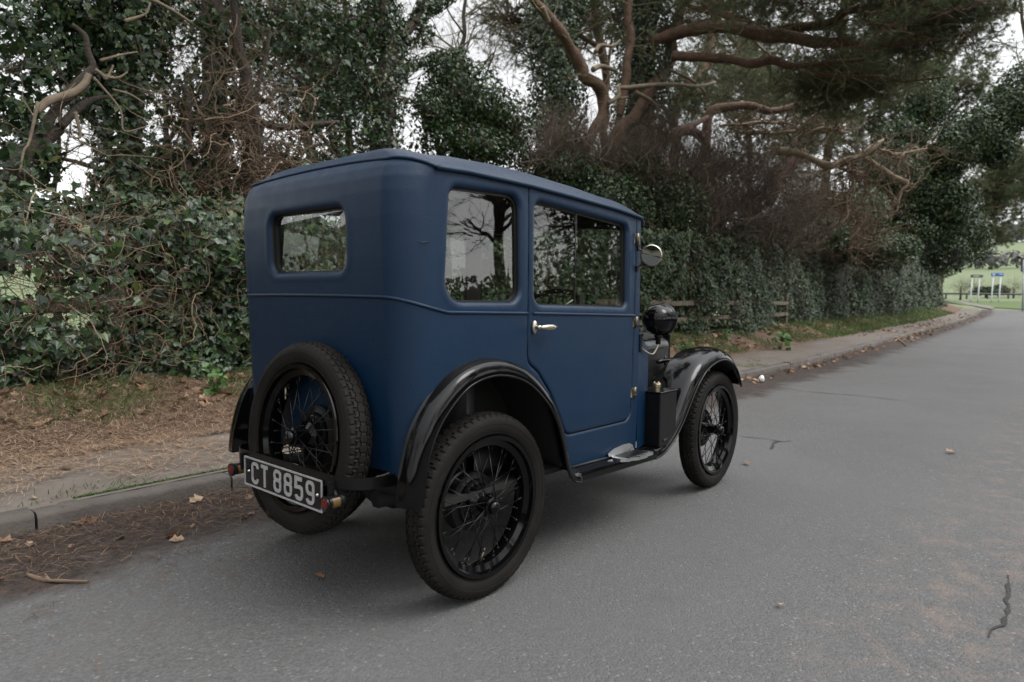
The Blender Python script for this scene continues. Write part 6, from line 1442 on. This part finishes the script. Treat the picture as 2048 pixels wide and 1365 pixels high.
wood_band('distant_hedgerow', 300, 7, 12, dens=420, seed=2); wood_band('distant_wood', 900, 22, 60, dens=700, seed=3)
MG['pale'] = mat('pale_field', (.24, .26, .13), 1.0)
# --- path and grass at the bend
def gstrip(a, b_, dz, name, m_, n=14):
    A = spline([pix_ground(u, v) for u, v in a], n); B = spline([pix_ground(u, v) for u, v in b_], n); V = np.concatenate([A * (1 - t) + B * t for t in np.linspace(0, 1, 8)]); V[:, 2] = np.maximum(ground_h(V[:, 0], V[:, 1]), zr(V[:, 0]) - .1) + dz
    o = mesh(name, V, [gridF(8, n)], m_); o['kind'] = 'structure'
gstrip([(1890, 599.5), (1960, 601), (2060, 602), (2250, 604)], [(1890, 608), (1960, 612), (2060, 618), (2250, 622)], .05, 'corner_grass', MG['grassv'])
gstrip([(1890, 600.5), (1925, 602.5), (1955, 608), (1990, 614)], [(1890, 603), (1920, 606), (1950, 612), (1985, 618)], .075, 'path', MG['path'])
# --- the far side of the road (seen in the glass and the paint)
def fx_tree(x, y, h, r, seed, label, n=34, m_='bare', lean=0.0):
    P = np.array([(x, y, .05), (x + lean * .3, y + .05, h * .35), (x + lean * .7, y - .1, h * .7), (x + lean, y, h)]); Q = spline(P, 40); Q[:, :2] += (np.stack([noise(Q, .8, seed), noise(Q, .8, seed + 1)], -1) - .5) * .5
    rr_ = np.linspace(r, r * .25, 40); root = thing('bare_tree', label, 'tree', (x, y, .05), 'trees across the road'); b = MB(); b.tube(Q, rr_, 10); part(b, 'trunk', MV['ivybark'], root)
    k = RNG.integers(10, 40, n); D = nrm(RNG.normal(0, 1, (n, 3)) * [1, 1, .3] + [0, 0, .7]); L = h * .33; Pw = walk(Q[k], D, L * RNG.uniform(.5, 1.2, n), 8, .15, .03)
    part(wood(grow(Pw, taper(rr_[k] * .45, 8, .3), [(6, L * .45, .5), (5, L * .28, .55), (3, L * .15, .7)], K=5, ang=.6, wig=.15, grav=.05, rmin=.0045), (6, 4, 3, 3)), 'crown', MV[m_], root)
for k, (x, y, h, r, ln, lb) in enumerate([(6.6, -9.5, 9, .20, .4, 'bare tree across the road opposite the bonnet'), (7.5, -10.1, 10, .24, -.5, 'taller bare tree across the road just past the first'), (10.3, -9.6, 9.5, .15, .1, 'thick upright bare tree across the road ahead of the car'), (11.4, -10, 9, .11, .2, 'slender bare tree beside the thick one across the road'), (16, -10.5, 10, .22, .2, 'broad bare tree across the road well ahead'), (3.2, -11, 9, .2, -.3, 'bare tree across the road beside the camera'), (22, -11, 11, .25, .4, 'far bare tree across the road before the bend'), (-3, -12.5, 8, .14, .3, 'bare tree across the road behind the camera'), (-24, -11, 10, .25, .3, 'large bare tree across the road far behind the car')]): fx_tree(x, y, h, r, 80 + k, lb, m_='bare', lean=ln)
def far_hedge(label, x0, x1, y, h, n, seed):
    root = thing('roadside_hedge', label, 'hedge', (x0, y, 0), 'roadside hedges outside the view'); x = RNG.uniform(x0, x1, n); z = RNG.random(n) ** .8 * h * (.7 + .5 * fbm(np.stack([x, 0 * x, 0 * x], -1), .5, seed)); P = np.stack([x, y + RNG.normal(0, .3, n), z], -1)
    b = MB(); b.add(*leaves(P, np.tile([0, 1.0, .3], (n, 1)), .12, DIA)); part(b, 'foliage', MV['olive'], root, False)
    xs2 = np.linspace(x0, x1, 40); V = np.concatenate([np.stack([xs2, np.full(40, y - dy), np.full(40, zz_ * h)], -1) for dy, zz_ in ((0, 0), (0, .75), (.5, .8))]); V[:, 2] *= .8 + .4 * noise(V, .6, seed); b = MB(); b.add(V, gridF(3, 40)); part(b, 'shade_core', MV['core'], root)  # dark sheet in place of the shade within the hedge
far_hedge('dark hedge across the road facing the car', 2, 34, -9.0, 1.7, 11000, 3); far_hedge('dark hedge across the road behind the camera', -60, 2, -9.0, 1.25, 9000, 5)
def leafy(label, x, y, ells, n, seed):
    root = thing('evergreen_tree', label, 'tree', (x, y, .05), 'roadside evergreens outside the view'); b = MB(); b.tube([(x, y, 0), (x + .1, y, 2.5), (x, y, 5)], [.2, .15, .08], 9); part(b, 'trunk', MV['ivybark'], root)
    crown(root, [(np.array([x + dx, y + dy, z_]), np.array(r_)) for dx, dy, z_, r_ in ells], n, .14, 'olive', DIA, .32, seed, .8, 'foliage', 40, 'bare', twl=1.0)
leafy('dense evergreen across the road well ahead of the bonnet', 14.5, -10.2, [(0, 0, 1.8, (2.2, 1.2, 1.8)), (.4, 0, 4.2, (1.8, 1.2, 1.6)), (1.2, .2, 6.2, (1.3, 1.0, 1.4))], 7000, 91)
leafy('wide dark evergreen across the road toward the bend', 19.5, -10.4, [(0, 0, 1.9, (2.6, 1.2, 1.9)), (-.3, 0, 4.6, (2.1, 1.2, 1.7)), (.6, .2, 6.6, (1.5, 1.0, 1.3))], 7000, 92)
# the same verge carried on behind the camera, seen in the back panel
far_hedge('dark hedge on the near verge behind the car, out of the frame', -48, -4.4, 3.9, 2.2, 16000, 7, )
for k, (x, y, lb) in enumerate([(-6.5, 5.0, 'evergreen on the verge just behind the car'), (-10.5, 4.6, 'second evergreen on the verge behind the car'), (-15, 5.2, 'third evergreen on the verge further behind the car'), (-21, 4.6, 'evergreen on the verge far behind the car'), (-30, 2.0, 'evergreen closing the view far down the road behind'), (-33, -4.5, 'evergreen across the far end of the road behind')]):
    leafy(lb, x, y, [(0, 0, 1.9, (2.4, 1.3, 1.9)), (-.3, 0, 4.4, (2.3, 1.5, 1.7)), (.4, -.3, 6.6, (2.0, 1.6, 1.5))], 6000, 95 + k)
